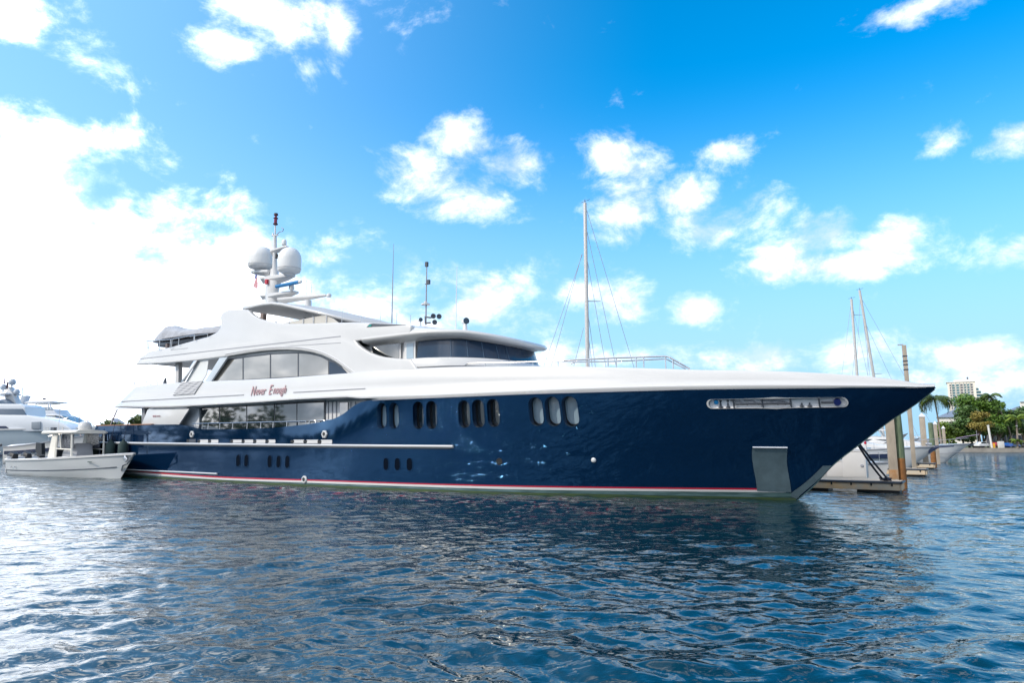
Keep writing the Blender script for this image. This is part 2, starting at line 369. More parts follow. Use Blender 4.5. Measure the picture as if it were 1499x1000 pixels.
stem = smooth_tab([(-1.6, -2.6), (-1, -1.3), (0, 0), (.52, .6), (1.5, 1.51), (2.32, 2.51), (3.4, 3.87), (3.88, 4.59), (4.55, 5.41), (5.2, 6.1)])
Bwl = smooth_tab([(0, 0.02), (4, 1.45), (8, 2.8), (12, 3.85), (18, 4.70), (23, 5.02), (26, 5.06), (44, 5.06), (47, 5.03), (56, 4.9)])
Bdk = smooth_tab([(0, .05), (.45, .42), (2.4, 1.5), (5.4, 2.75), (9.4, 3.85), (13.4, 4.5), (17.4, 4.87), (22, 5.04), (26, 5.06), (44, 5.06), (47, 5.03), (56, 4.9)])
def fair(f):
    xs = np.arange(0, 60, .1); ys = np.array([f(x) for x in xs]); out = ys.copy()
    for i, x in enumerate(xs):
        sg = min(1.8, x*.3)
        if sg > .2 and x < 54: w = np.exp(-.5*((xs-x)/sg)**2); out[i] = (w*ys).sum()/w.sum()
    return lambda d: float(np.interp(d, xs, out))
Bwl = fair(Bwl); Bdk = fair(Bdk)
ga = lambda d: max(0, 1-d/20.)**1.3
def hull_sz(d, z): return stem(z)*ga(d)-d
def half_d(d, z):
    k = min(1.1, max(-.35, z/4.6)); k = k*abs(k)**.25 if k > 0 else k*.6
    return max(.015, Bwl(d)*(1-k)+Bdk(d)*k)
def inv_d(s, z):
    lo, hi = 0., 60.
    for _ in range(30):
        m = (lo+hi)/2
        if hull_sz(m, z) > s: lo = m
        else: hi = m
    return (lo+hi)/2
def bh(s, z): return half_d(inv_d(s, z), z)
topS = smooth_tab([(-52, 3.72), (-49.4, 3.7), (-42, 3.68), (-38.66, 3.66), (-37, 3.52), (-35.2, 3.29), (-31.1, 3.27), (-28, 3.32), (-26.6, 3.39), (-24.6, 3.53), (-23.2, 3.72), (-22.3, 4.02), (-21.75, 4.33), (-21.1, 4.58), (-20.4, 4.68), (-19, 4.69)])
_fb = [YP(x, y, bh) for x, y in [(640, 583), (760, 578), (850, 574.5), (940, 572), (1030, 570.6), (1120, 569.6), (1200, 569), (1290, 568.5), (1345, 568)]]
topF = smooth_tab([(-19, 4.69)]+[p for p in _fb if p[0] > -18.5]+[(5.4, 4.56)])
ztop = lambda s: topS(s) if s < -19 else topF(s)
STERN = 49.6

def build_hull():
    dd = [0, .04, .12, .25, .45]+list(np.arange(.8, 20, .45))+list(np.arange(20.2, 34.5, .3))+list(np.arange(34.6, STERN+5, .5))
    nz = 22; mb = MB(); rows = []
    for d in dd:
        zt = ztop(hull_sz(d, 4.6)); col = []
        for j in range(nz+1):
            f = j/nz
            z = -1.2+f*(zt+1.2)
            s_ = hull_sz(d, z)
            # raked transom: the last stations are clipped to the stern plane
            smin = -STERN+.2-.62*(3.7-z)*0+(.0 if z > 2 else 0)
            s_ = max(s_, -STERN-.9*(3.7-z)/3.7*0-.0-(3.7-z)*.55)
            col.append((s_, half_d(d, z), z))
        rows.append(col)
    n = nz+1; m = len(rows)
    vs = [(s_, -b, z) for c in rows for s_, b, z in c]+[(s_, b, z) for c in rows for s_, b, z in c]
    fs = []
    o2 = m*n
    for i in range(m-1):
        for j in range(nz):
            fs.append((i*n+j, (i+1)*n+j, (i+1)*n+j+1, i*n+j+1)); fs.append((o2+i*n+j, o2+i*n+j+1, o2+(i+1)*n+j+1, o2+(i+1)*n+j))
        fs.append((i*n, o2+i*n, o2+(i+1)*n, (i+1)*n)); fs.append((i*n+nz, (i+1)*n+nz, o2+(i+1)*n+nz, o2+i*n+nz))
    for j in range(nz):
        fs.append((j, j+1, o2+j+1, o2+j)); k = (m-1)*n
        fs.append((k+j, o2+k+j, o2+k+j+1, k+j+1))
    me = bpy.data.meshes.new('hull'); me.from_pydata(vs, [], fs)
    bm = bmesh.new(); bm.from_mesh(me); bmesh.ops.remove_doubles(bm, verts=bm.verts, dist=.0005)
    bmesh.ops.dissolve_degenerate(bm, edges=bm.edges, dist=.0005)
    bmesh.ops.recalc_face_normals(bm, faces=bm.faces); bm.to_mesh(me); bm.free()
    me.materials.append(NAVY); me.materials.append(mat('reveal_dark', (.004, .012, .025), .25)); me.materials.append(WHITE2)
    return me
HULL_ME = build_hull()

def nrm(s, z):                                 # outward normal of the near side, in yacht axes
    e = .05; p = Vector((s, -bh(s, z), z)); a = Vector((s+e, -bh(s+e, z), z))-p; c = Vector((s, -bh(s, z+e), z+e))-p
    n = a.cross(c).normalized(); return n if n.y < 0 else -n
def pill(cs, cz, w, h, k=10):
    r = min(w, h)/2; out = []
    if h > w:
        for i in range(k+1): a = math.pi*i/k; out.append((cs+r*math.cos(a), cz+h/2-r+r*math.sin(a)))
        for i in range(k+1): a = math.pi+math.pi*i/k; out.append((cs+r*math.cos(a), cz-h/2+r+r*math.sin(a)))
    else:
        for i in range(k+1): a = -math.pi/2+math.pi*i/k; out.append((cs+w/2-r+r*math.cos(a), cz+r*math.sin(a)))
        for i in range(k+1): a = math.pi/2+math.pi*i/k; out.append((cs-w/2+r+r*math.cos(a), cz+r*math.sin(a)))
    return out
def pill_px(x0, y0, x1, y1):                   # pill on the hull from its pixel box
    s0, _ = YP(x0, (y0+y1)/2, bh); s1, _ = YP(x1, (y0+y1)/2, bh); _, za = YP((x0+x1)/2, y0, bh); _, zb = YP((x0+x1)/2, y1, bh)
    return (s0+s1)/2, (za+zb)/2, s1-s0, za-zb
def on_hull(poly, off): return [(s, -bh(s, z)-off, z) for s, z in poly]

BIG = [(552,590,565.5,628),(569.5,589.5,583.5,628),(604.5,588,620,628.5),(624,587,639.5,628.5),(671,586,688,627),(691.5,585,709,626.5),(713.5,584,731,625.5),(774.5,581.5,795,624),(798.5,580.5,820,624.5),(823,580,846.5,625.5)]
LOW = [(346,665.5,351.8,683.5),(358,665.5,363.8,683.8),(392,666.5,398,685),(405,667,411,685.3),(417.7,667,424,686),(561.5,670.5,569,689),(578,670.5,586,689.3),(595.5,670.5,604,690)]
RECT = [(276,643,287,648),(292,643.8,305,648.5),(308,643.8,320,648.5),(340,643.8,354.5,648.5),(357,643.8,371,648.8),(374,643.8,389,649),(392,643.8,403.5,649),(429,643.9,446,649),(448,644,466.5,649.3),(469,644,486.5,650)]
MOOR = (1037.5, 583.3, 1238, 598.2)
def cutter(poly, s, z, depth):
    n = nrm(s, z); mb = MB(); lo = [Vector(p)+n*.4 for p in on_hull(poly, 0)]
    hi = [Vector((a, -bh(s, z), b)) for a, b in poly]
    hi = [Vector(p)-n*depth for p in on_hull(poly, 0)]
    k = len(poly); return mb.add(lo+hi, [tuple(range(k)), tuple(range(2*k-1, k-1, -1))]+[(i, k+i, k+(i+1) % k, (i+1) % k) for i in range(k)])
def boolean(me, cuts, matidx):
    a = bpy.data.objects.new('hull', me); COL.objects.link(a)
    dead = []
    for mb in cuts:
        o = mb.build('cut', NAVY, smooth=0); o.data.materials.clear()
        for i in range(3): o.data.materials.append(me.materials[i])
        o.data.polygons.foreach_set('material_index', [matidx]*len(o.data.polygons))
        md = a.modifiers.new('b', 'BOOLEAN'); md.operation = 'DIFFERENCE'; md.object = o; md.solver = 'EXACT'; dead.append(o)
    dg = bpy.context.evaluated_depsgraph_get(); dg.update()
    me2 = bpy.data.meshes.new_from_object(a.evaluated_get(dg))
    bpy.data.objects.remove(a)
    for o in dead: bpy.data.objects.remove(o)
    return me2
cuts = []; holes = []
for bx in BIG:
    s, z, w, h = pill_px(*bx); p = pill(s, z, w, h); holes.append((s, z, w, h)); cuts.append(cutter(p, s, z, .50))
HULL_ME = boolean(HULL_ME, cuts, 1)
ms, mz, mw, mh = pill_px(*MOOR)
def moor_poly(inset=0, n=24):
    # follows the sheer: a long slot, ends rounded
    c = []; a0, z0 = YP(MOOR[0]+6, 591.8, bh); a1, z1 = YP(MOOR[2]-6, 589.2, bh); r = mh/2*.93-inset
    for i in range(n+1): f = i/n; c.append((a0+(a1-a0)*f, z0+(z1-z0)*f))
    up = [(a, b+r) for a, b in c]; dn = [(a, b-r) for a, b in c]
    re = [(a1+r*math.cos(q), z1+r*math.sin(q)) for q in [math.pi/2-math.pi*i/8 for i in range(1, 8)]]
    le = [(a0-r*math.cos(q), z0-r*math.sin(q)) for q in [math.pi/2-math.pi*i/8 for i in range(1, 8)]]
    return up+re+dn[::-1]+le, (a0, z0, a1, z1, r)
mp_, mq = moor_poly()
HULL_ME = boolean(HULL_ME, [cutter(mp_, ms, mz, .16)], 2)
HULL_ME.name = 'hull'
hull = bpy.data.objects.new('hull', HULL_ME); COL.objects.link(hull); hull.parent = YACHT
HULL_ME.polygons.foreach_set('use_smooth', [True]*len(HULL_ME.polygons)); HULL_ME.set_sharp_from_angle(angle=R(30))

def strip_on_hull(name, m, s0, s1, zf0, zf1, off, parent=YACHT, n=120, both=True, rnd=False):
    """band lying on the hull between heights zf0(s) and zf1(s), proud by off"""
    mb = MB()
    for sg in ((-1, 1) if both else (-1,)):
        r = []
        for i in range(n+1):
            s = s0+(s1-s0)*i/n; a, b = zf0(s), zf1(s); q = []
            for z, o in ((a, -.03), (a, off*(.6 if rnd else 1)), ((a+b)/2, off), (b, off*(.6 if rnd else 1)), (b, -.03)): 
                q.append((s, sg*(bh(s, z)+o), z))
            r.append(q)
        mb.rings(r)
    return mb.build(name, m, parent, 40)
# waterline: boot, red stripe, weed
ztR = smooth_tab([YP(x, y, bh) for x, y in [(209, 693), (330, 699.5), (490, 704.2), (640, 707.5), (760, 711), (940, 714.5), (1106, 716)]][::1])
rS = smooth_tab([(-49, .62)]+sorted([YP(x, y, bh) for x, y in [(330, 698.2), (490, 703.6), (640, 708.4), (760, 711.2), (940, 713.6), (1106, 715.2)]]))
wS = smooth_tab([(-49, .50)]+sorted([YP(x, y, bh) for x, y in [(330, 700.2), (490, 705.4), (640, 710.3), (760, 713.2), (940, 715.8), (1106, 717.5)]]))
lS = smooth_tab([(-49, .30)]+sorted([YP(x, y, bh) for x, y in [(330, 702.8), (490, 708.4), (640, 713.6), (760, 716.8), (940, 719.2), (1106, 720.8)]]))
strip_on_hull('red_boot_stripe', RED, -47, -.35, wS, rS, .012)
strip_on_hull('white_boot_stripe', WHITE, -47.5, -.35, lS, lambda s: wS(s)-.004, .012)
strip_on_hull('antifouling', TEAL, -48, .12, lambda s: .10, lambda s: lS(s)-.004, .010)
strip_on_hull('weed_band', ALGAE, -48, .0, lambda s: -.3, lambda s: .096, .014)
# rub rails
ur = sorted([YP(x, y, lambda s, z: bh(s, z)+.1) for x, y in [(150, 648.2), (270, 650), (400, 651.6), (540, 653), (655, 654)]])
ru = smooth_tab(ur)
strip_on_hull('rub_rail', WHITE, -STERN-.3, ur[-1][0]+.3, lambda s: ru(s)-.07, lambda s: ru(s)+.07, .13, rnd=True)
strip_on_hull('rub_rail_painted_shadow', DGREY, -STERN-.3, ur[-1][0]+.1, lambda s: ru(s)-.13, lambda s: ru(s)-.075, .02)  # dark strip laid on the hull as the rail's painted shadow
lr = sorted([YP(x, y, lambda s, z: bh(s, z)+.1) for x, y in [(200, 689), (260, 691.5), (317, 694.3)]]); rl = smooth_tab([(-48, .55)]+lr)
strip_on_hull('lower_rub_rail', WHITE, -48, lr[-1][0], lambda s: rl(s)-.05, lambda s: rl(s)+.06, .12, rnd=True)

# ports in the hull
GL = [GLASSP, GLASSP, GLASSD, GLASSD, GLASSD, GLASSD, GLASSD, GLASSP, GLASSP, GLASSP]
def outline(poly, off_in, w, depth_in, depth_out, s, z):
    """rim around a pill: ring strip of width w"""
    cx = sum(a for a, b in poly)/len(poly); cz = sum(b for a, b in poly)/len(poly)
    mb = MB(); rs = []
    for a, b in poly:
        dx, dz = a-cx, b-cz; l = math.hypot(dx, dz); ux, uz = dx/l, dz/l
        i0 = (a-ux*off_in, b-uz*off_in); i1 = (a+ux*w, b+uz*w)
        rs.append([(i0[0], -bh(*i0)+depth_in, i0[1]), (i0[0], -bh(*i0)-depth_out, i0[1]), (i1[0], -bh(*i1)-depth_out, i1[1]), (i1[0], -bh(*i1)+.02, i1[1])])
    rs.append(rs[0]); return mb.rings(rs, cap=False)
for (s, z, w, h), gm in zip(holes, GL):
    p = pill(s, z, w, h)
    fr = outline(p, .0, .035, .3, .012, s, z).build('porthole', NAVY, YACHT, 40)
    n = nrm(s, z); q = pill(s, z, w-.01, h-.01); mb = MB()
    vs = [Vector(v)-n*.40 for v in on_hull(q, 0)]
    mb.add(vs+[v-n*.04 for v in vs], [tuple(range(len(vs))), tuple(range(2*len(vs)-1, len(vs)-1, -1))]); mb.build('pane', gm, fr, 0)
    q2 = pill(s, z, w-.02, h-.02); mb = MB(); rs = []
    for a, b in q2:
        dx, dz = a-s, b-z; l = math.hypot(dx, dz); a2, b2 = a-dx/l*.045, b-dz/l*.045
        P0 = Vector((a, -bh(a, b), b)); P1 = Vector((a2, -bh(a2, b2), b2)); rs.append([P0-n*.39, P0-n*.33, P1-n*.33, P1-n*.39])
    rs.append(rs[0]); mb.rings(rs, cap=False).build('rim', BLACK, fr, 40)
for bx in LOW:
    s, z, w, h = pill_px(*bx); p = pill(s, z, w, h)
    fr = outline(p, .015, .03, .0, .02, s, z).build('lower_porthole', NAVY, YACHT, 40)
    v = on_hull(pill(s, z, w+.01, h+.01), .012); MB().add(v, [tuple(range(len(v)))]).build('pane', mat('port_black', (.002, .005, .012), .6, ior=1.1), fr, 0)
for i, bx in enumerate(RECT):
    s0, z0 = YP(bx[0], bx[3], bh); s1, z1 = YP(bx[2], bx[1], bh)
    def rrect(a0, b0, a1, b1, r):
        o = []
        for cx, cy, q in ((a1-r, b1-r, 0), (a0+r, b1-r, 90), (a0+r, b0+r, 180), (a1-r, b0+r, 270)):
            for k in range(4): a = R(q+30*k); o.append((cx+r*math.cos(a), cy+r*math.sin(a)))
        return o
    v = on_hull(rrect(s0, z0, s1, z1, .06), .012)
    fr = MB().add(v, [tuple(range(len(v)))]).build('freeing_port', DGREY if i in (0,) else WHITE2, YACHT, 0)
    v = on_hull(rrect(s0-.22, z0+.02, s0+.1, z1-.02, .05), .016); MB().add(v, [tuple(range(len(v)))]).build('port_edge', BLACK, fr, 0)
for (x, y) in [(281.5, 636), (475.5, 636), (146.5, 643), (446, 702.5)]:
    s, z = YP(x, y, bh); r = .24 if x != 446 else .22; n = nrm(s, z); c = Vector((s, -bh(s, z), z))
    fr = MB().lathe(c, [(.11, -.02), (.11, .05), (.13, .09), (r*.8, .09), (r, .05), (r, -.02)], 6 if x != 446 else 12, n).build('fairlead', WHITE, YACHT, 30)
    MB().lathe(c, [(.115, -.01), (.10, .055), (0, .056)], 12, n).build('hole', BLACK, fr, 30)
s, z = YP(869, 674, bh); n = nrm(s, z); c = Vector((s, -bh(s, z), z))
MB().lathe(c, [(.12, -.01), (.11, .03), (.06, .05), (.01, .055)], 12, n).build('hull_light', DOME, YACHT, 60)
s, z = YP(731, 676, bh); n = nrm(s, z); c = Vector((s, -bh(s, z), z))
MB().lathe(c, [(.17, -.01), (.165, .012), (.01, .013)], 14, n).build('overboard_discharge', BLACK, YACHT, 60)
# mooring slot at the bow: white rim, bars, bollards and winch inside
a0, z0, a1, z1, rr = mq
op = outline(mp_, .02, .05, .06, .03, ms, mz).build('mooring_slot', WHITE, YACHT, 40)
zc = lambda a: z0+(z1-z0)*(a-a0)/(a1-a0)
_rs = []
for i in range(41):
    a = a0-rr*.85+(a1-a0+rr*1.7)*i/40; e = max(0, abs(a-(a0+a1)/2)-(a1-a0)/2); hh = math.sqrt(max(.001, rr*rr-e*e))*.97
    _rs.append([(a, -bh(a, zc(a)+q*hh)+.14, zc(a)+q*hh) for q in (-1, -.5, 0, .5, 1)])
MB().rings(_rs, cap=False, closed=False).build('slot_lining', mat('slot_white', (.85, .87, .92), .3, var=.15, vscale=3), op, 40)
nn = nrm(ms, mz)
def inslot(a, b, dpt): return Vector((a, -bh(a, b), b))-nn*dpt*.32
back = [inslot(a0+(a1-a0)*i/12, zc(a0+(a1-a0)*i/12), .45) for i in range(13)]
for f in (.17, .40, .62, .835): a = a0+(a1-a0)*f; MB().tube(inslot(a, zc(a)-rr, .06), inslot(a, zc(a)+rr, .06), .035).build('upright_bar', DGREY, op)
MB().path([inslot(a0+(a1-a0)*f, zc(a0+(a1-a0)*f)-.02, .12) for f in (.17, .3, .4, .5, .62)], .045).build('horizontal_bar', DGREY, op)
MB().path([inslot(a0+(a1-a0)*f, zc(a0+(a1-a0)*f), .12) for f in (.85, .9, .95)], .045).build('horizontal_bar', DGREY, op)
for f in (.06, .12, .70, .76):
    a = a0+(a1-a0)*f; b = zc(a)
    MB().lathe(inslot(a, b-rr*.95, .25), [(.10, 0), (.04, .08), (.04, .2), (.09, .28), (.09, rr*1.7)], 10).build('bollard', DGREY, op)
for f, q in ((.97, .14),):
    a = a0+(a1-a0)*f; MB().lathe(inslot(a, zc(a), .25), [(.0, -.1), (q, -.1), (q, .1), (0, .1)], 14, nn).build('winch', mat('navy_block', (.01, .02, .12), .3), op)
a = a0+(a1-a0)*.03; MB().lathe(inslot(a, zc(a)+.06, .2), [(.0, -.07), (.09, -.07), (.09, .07), (0, .07)], 12, nn).build('blue_float', BLUEP, op)
for f in (.22, .33, .46, .52, .56): 
    a = a0+(a1-a0)*f; mb = MB().path([inslot(a-.35, zc(a)+rr*.5, .3), inslot(a, zc(a)+.08, .25), inslot(a+.3, zc(a)-rr*.5, .3)], .03); mb.build('coiled_line', GREY, op)
# anchor plate and stem guard, polished steel
def plate(px, name, off=.02, nx=14):
    """grid patch between a left and a right pixel curve"""
    Lc, Rc = px; mb = MB(); rs = []
    m = len(Lc)
    for (xa, ya), (xb, yb) in zip(Lc, Rc):
        sa, za = YP(xa, ya, bh); sb, zb = YP(xb, yb, bh)
        rs.append([(sa+(sb-sa)*k/nx, -bh(sa+(sb-sa)*k/nx, za+(zb-za)*k/nx)-off, za+(zb-za)*k/nx) for k in range(nx+1)])
    return mb.rings(rs, cap=False, closed=False).build(name, PSTEEL, YACHT, 60)
pl_ = plate((catmull([(1101.5, 656), (1101, 668), (1103, 684), (1106.5, 702), (1108.5, 719)], 3), catmull([(1153, 656.5), (1152, 676), (1154.5, 694), (1157, 708), (1158.5, 721)], 3)), 'anchor_plate', .03)
pa, pb = YP(1102, 655.5, bh), YP(1153, 656, bh)
MB().path([(pa[0], -bh(*pa)-.05, pa[1]), ((pa[0]+pb[0])/2, -bh((pa[0]+pb[0])/2, (pa[1]+pb[1])/2)-.05, (pa[1]+pb[1])/2), (pb[0], -bh(*pb)-.05, pb[1])], .05).build('plate_lip', STEEL, pl_)
plate((catmull([(1205, 682), (1190, 697), (1175, 710), (1160, 721), (1158, 727)], 3), catmull([(1217.5, 682), (1201, 700), (1186, 713), (1172, 725), (1167, 731)], 3)), 'stem_guard', .03, 8)
tr = MB()
mb = MB().path([(stem(z)+.012, 0, z) for z in [0.1*i for i in range(0, 46)]], .03, 6); mb.build('stem_bar', TEAL, YACHT)

# ---- white bulwark band running from the stern to the bow tip
bt = [YP(x, y, lambda s, z: bh(s, 4.6)-.12) for x, y in [(196, 566.5), (225, 563), (256, 560.5), (300, 558.6), (360, 556), (430, 552.2), (510, 546.2), (575, 541.5), (637, 538), (720, 536.5), (800, 536), (900, 538), (960, 539.6), (1010, 541.3), (1080, 542.2), (1150, 543.8), (1215, 547), (1275, 551.6), (1320, 557), (1348, 561.6)]]
zbt = smooth_tab(sorted(bt)+[(5.42, 4.70)])
zbb = smooth_tab([(-48, 5.08), (-47.1, 5.03), (-37.6, 4.78), (-30.6, 4.79), (-26, 4.84), (-22.3, 4.83), (-20.8, 4.72), (-19, 4.70)])
def band_bot(s): return zbb(s) if s < -19 else topF(s)+.005
def lean(s): return min(.12, max(.02, (5.4-s)*.04))
def build_band():
    ss = [-47.15, -46.9]+list(np.arange(-46.5, 3.5, .4))+[3.7, 4.1, 4.4, 4.7, 4.95, 5.15, 5.3, 5.38]
    for sg in (-1,):
        rs = []
        for s in ss:
            b = bh(min(s, 5.35), 4.6); z0 = band_bot(s); z1 = max(zbt(s), z0+.06)
            if s < -44.6: z1 = z0+.12+(zbt(-44.6)-z0-.12)*max(0, (s+47.2)/2.6)     # raked after end
            h = z1-z0; L = lean(s); th = min(.22, b*.8)
            und = .16 if s < -20.5 else .0
            k1 = min(.16, h*.2)
            prof = [(b-.5 if und else b-.05, z0-.0), (b-und, z0+0), (b+.005+.05, z0+k1*.55), (b+.06, z0+k1), (b+.02, z0+k1+.03),
                    (b-L*.5, z0+h*.55), (b-L*.85, z1-min(.1, h*.15)), (b-L-.06, z1), (b-L-th, z1-.02), (b-L-th, max(z0+.02, z1-.6))]
            rs.append([(s, sg*max(q, .0), z) for q, z in prof])
    mb = MB(); mb.rings(rs, cap=False, closed=False)
    mb.rings([[(a, -b, c) for a, b, c in r] for r in rs], cap=False, closed=False)
    return mb.build('white_bulwark', WHITE, YACHT, 50)
band = build_band()
# decks under and behind it
mb = MB(); rs = []
for s in [-47.0]+list(np.arange(-46.5, -20, 1.)):
    b = bh(s, 4.6)-.3; rs.append([(s, -b, zbb(s)+.01), (s, b, zbb(s)+.01), (s, b, zbb(s)+.25), (s, -b, zbb(s)+.25)])
mb.rings(rs).build('upper_deck', WHITE2, YACHT, 30)
mb = MB(); rs = []
for s in list(np.arange(-22, 4.9, .6)):
    b = max(.05, bh(s, 4.6)-lean(s)-.15); z = min(zbt(s)-.5, 5.7) if s < -1 else zbt(s)-.25; z = max(z, band_bot(s)+.05)
    rs.append([(s, -b, z), (s, b, z), (s, b*.9, z-.1), (s, -b*.9, z-.1)])
mb.rings(rs).build('foredeck', WHITE2, YACHT, 30)
# trim grooves on the white sides
def groove(pts, tf, name='trim_groove', m=GREY, w=.045, parent=YACHT, off=.012):
    P = [YP(x, y, tf) for x, y in pts]; mb = MB(); rs = []
    for i, (s, z) in enumerate(P): rs.append([(s, -tf(s, z)-off, z-w/2), (s, -tf(s, z)-off, z+w/2), (s, -tf(s, z)+.02, z+w/2), (s, -tf(s, z)+.02, z-w/2)])
    return mb.rings(rs).build(name, m, parent, 30)
def bandsurf(s, z):
    z0 = band_bot(s); h = max(.1, zbt(s)-z0); f = (z-z0)/h
    b = bh(s, 4.6); L = lean(s)
    if f < .2: return b+.06
    return b+.02-L*.5*(f-.2)/.35-.02 if f < .55 else b-L*.5-L*.35*(f-.55)/.3
def ln(x0, y0, x1, y1, n=10): return [(x0+(x1-x0)*i/n, y0+(y1-y0)*i/n) for i in range(n+1)]
groove(ln(177, 588, 357, 578.3), bandsurf, off=.03); groove(ln(430, 574.6, 535, 569), bandsurf, off=.03)
groove(ln(545, 586.2, 760, 577.3)+ln(770, 577, 1000, 570.5), lambda s, z: bh(s, 4.6)+.055, w=.025, off=.006)

# ---- superstructure sides
WT = lambda s, z: 4.74-.09*(z-6.3)
sidepx = [(198,534),(240,532),(286,528),(320,523.5),(340,520.5),(360,517),(380,514.3),(400,512.6),(420,512.2),(440,513.2),(455,515.5),(470,519.6),(482,524.8),(494,532),(504,539.5),(515,547.5),(516,552),(575,548.5),(614,546.6),(601,525.6),(582,525),(565,523.2),(553,520.6),(541,516),(531,510),(524,504.5),(520,499.3),(545,496),(570,493),(600,490),
          (602,476.5),(594,475),(565,473.2),(536,472.4),(515,471.9),(490,472.3),(460,473.4),(430,474),(412,473.2),(396,471),(380,466.6),(369,460.5),(362,453.4),
          (350,452.6),(333,454),(325,458),(322.5,464),(323.5,472),(322,480),(318,486),(304,493),(280,499.5),(252,507.5),(218,515),(207,522)]
poly = [YP(x, y, WT) for x, y in sidepx]
for sg in (1, -1):
    mb = MB().prism(poly, (lambda s, z: -sg*WT(s, z)), (lambda s, z: -sg*(WT(s, z)-.34)))
    o = mb.build('side_fairing', WHITE, YACHT, 40, bevel=.09, seg=3)
corepx = [(204,532),(286,526),(330,519.5),(400,509),(440,509.5),(470,514),(490,524),(512,541),(514,500),(540,494),(596,488),(596,478),(536,475),(490,475),(430,476.5),(400,475.5),(330,484),(280,502),(218,517),(208,523)]
core = [YP(x, y, lambda s, z: WT(s, z)-.3) for x, y in corepx]
MB().prism(core, (lambda s, z: -(WT(s, z)-.3)), (lambda s, z: WT(s, z)-.3)).build('sun_deck', SOFF, YACHT, 30)
groove(ln(205, 525.6, 300, 514.8)+ln(310, 513.6, 499, 492.4), WT, w=.06); groove(ln(400, 508.6, 440, 505.6, 4)+ln(450, 505, 499, 501.8, 5), WT, w=.03)
groove(ln(250, 512.5, 275, 509.7, 3), WT, w=.03)
# arch moulding
am = catmull([(330,518.5),(360,513.4),(400,508.8),(425,508.2),(448,510.2),(470,515.4),(490,524.5),(505,535.2),(520,546.2)], 4)
P_ = [YP(x, y, WT) for x, y in am]; MB().path([(s, -WT(s, z)-.0, z) for s, z in P_], .045, 6).build('arch_moulding', WHITE2, YACHT)
# upper saloon wall and windows behind the arch
HW = lambda s, z: 4.36-.05*(z-6.3)
housepx = [(304,566),(332,520),(345,516),(430,508),(470,513),(500,528),(520,549),(520,566)]
hp = [YP(x, y, HW) for x, y in housepx]
MB().prism(hp, (lambda s, z: -HW(s, z)), (lambda s, z: HW(s, z))).build('upper_saloon', WHITE2, YACHT, 30)
panes = [([(311,559.3),(355.6,555.9),(355.6,524.6),(330.5,528.3)], GLASSW), ([(357.6,555.7),(395.6,553.6),(395.6,519.6),(357.6,524.2)], GLASSW), ([(397.6,553.4),(436.3,551.2),(436.3,517.6),(397.6,519.3)], GLASSW),
         ([(438.3,551.1),(481,548.6),(481,528.5),(470,522.6),(455,518.7),(438.3,517.6)], GLASSW), ([(482.6,548.5),(509.5,547),(500,538.2),(491,531.8),(482.6,529.2)], GLASSB)]
for pp, gm in panes:
    q = [YP(x, y, HW) for x, y in pp]; MB().prism(q, (lambda s, z: -HW(s, z)-.03), (lambda s, z: -HW(s, z)+.05)).build('saloon_window', gm, YACHT, 0)
q = [YP(x, y, HW) for x, y in [(308,561),(511,548.6),(500,536.5),(490,529.6),(470,520.6),(455,516.6),(438,515.6),(397,517.2),(357,522.2),(329,526.3)]]
MB().prism(q, (lambda s, z: -HW(s, z)-.015), (lambda s, z: -HW(s, z)+.04)).build('window_surround', DGREY, YACHT, 0)
def slab(px, tf, th, name, m, bev=.02, par=YACHT, both=True):
    q = [YP(x, y, tf) for x, y in px]; mb = MB().prism(q, (lambda s, z: -tf(s, z)), (lambda s, z: -tf(s, z)+th))
    if both and name in ('window_pillar', 'raked_strut', 'wind_screen', 'deck_column', 'quarter_panel', 'aft_column', 'side_deck_bulkhead'): MB().prism(q, (lambda s, z: tf(s, z)), (lambda s, z: tf(s, z)-th)).build(name, m, par, 30, bevel=bev)
    return mb.build(name, m, par, 30, bevel=bev)
T46 = lambda s, z: 4.6
slab([(323,526),(329.5,525.5),(334,522),(324,523),(299,560.5),(303,563),(307,561.5)][0:0] or [(321,524.5),(333,522.6),(310,557),(308,562),(299,563),(300,558)], T46, .14, 'window_pillar', mat('pale_blue_grey', (.50, .56, .62), .35), .02)
slab([(283.5,528),(288,527.6),(268.5,559),(264.5,559.6)], T46, .1, 'raked_strut', STEEL, .02)
slab([(289,528.8),(305,527.5),(302.5,548),(295,560),(271,560.5)], lambda s, z: 4.4, .05, 'wind_screen', mat('pale_screen', (.66, .68, .68), .2), 0)
slab([(256.5,530),(261.5,529.7),(261,560.5),(256,561)], lambda s, z: 3.9, .3, 'deck_column', WHITE2, .03)
# louvre vent
lv = slab([(266.5,560),(298,557.8),(285,577),(254,579)], bandsurf, .05, 'louvre_vent', WHITE2, 0, both=False); lv.location.y = -.06
for i in range(8):
    f = (i+.5)/8; x0 = 266.5-12.5*f; x1 = 298-13*f; y0 = 560+19*f; y1 = 557.8+19.2*f
    pts = [(x0+(x1-x0)*k/12, y0+(y1-y0)*k/12+.45*math.sin(k*1.6+i)) for k in range(13)]
    groove(pts, bandsurf, 'louvre_slat', GREY, .035, lv, .02)
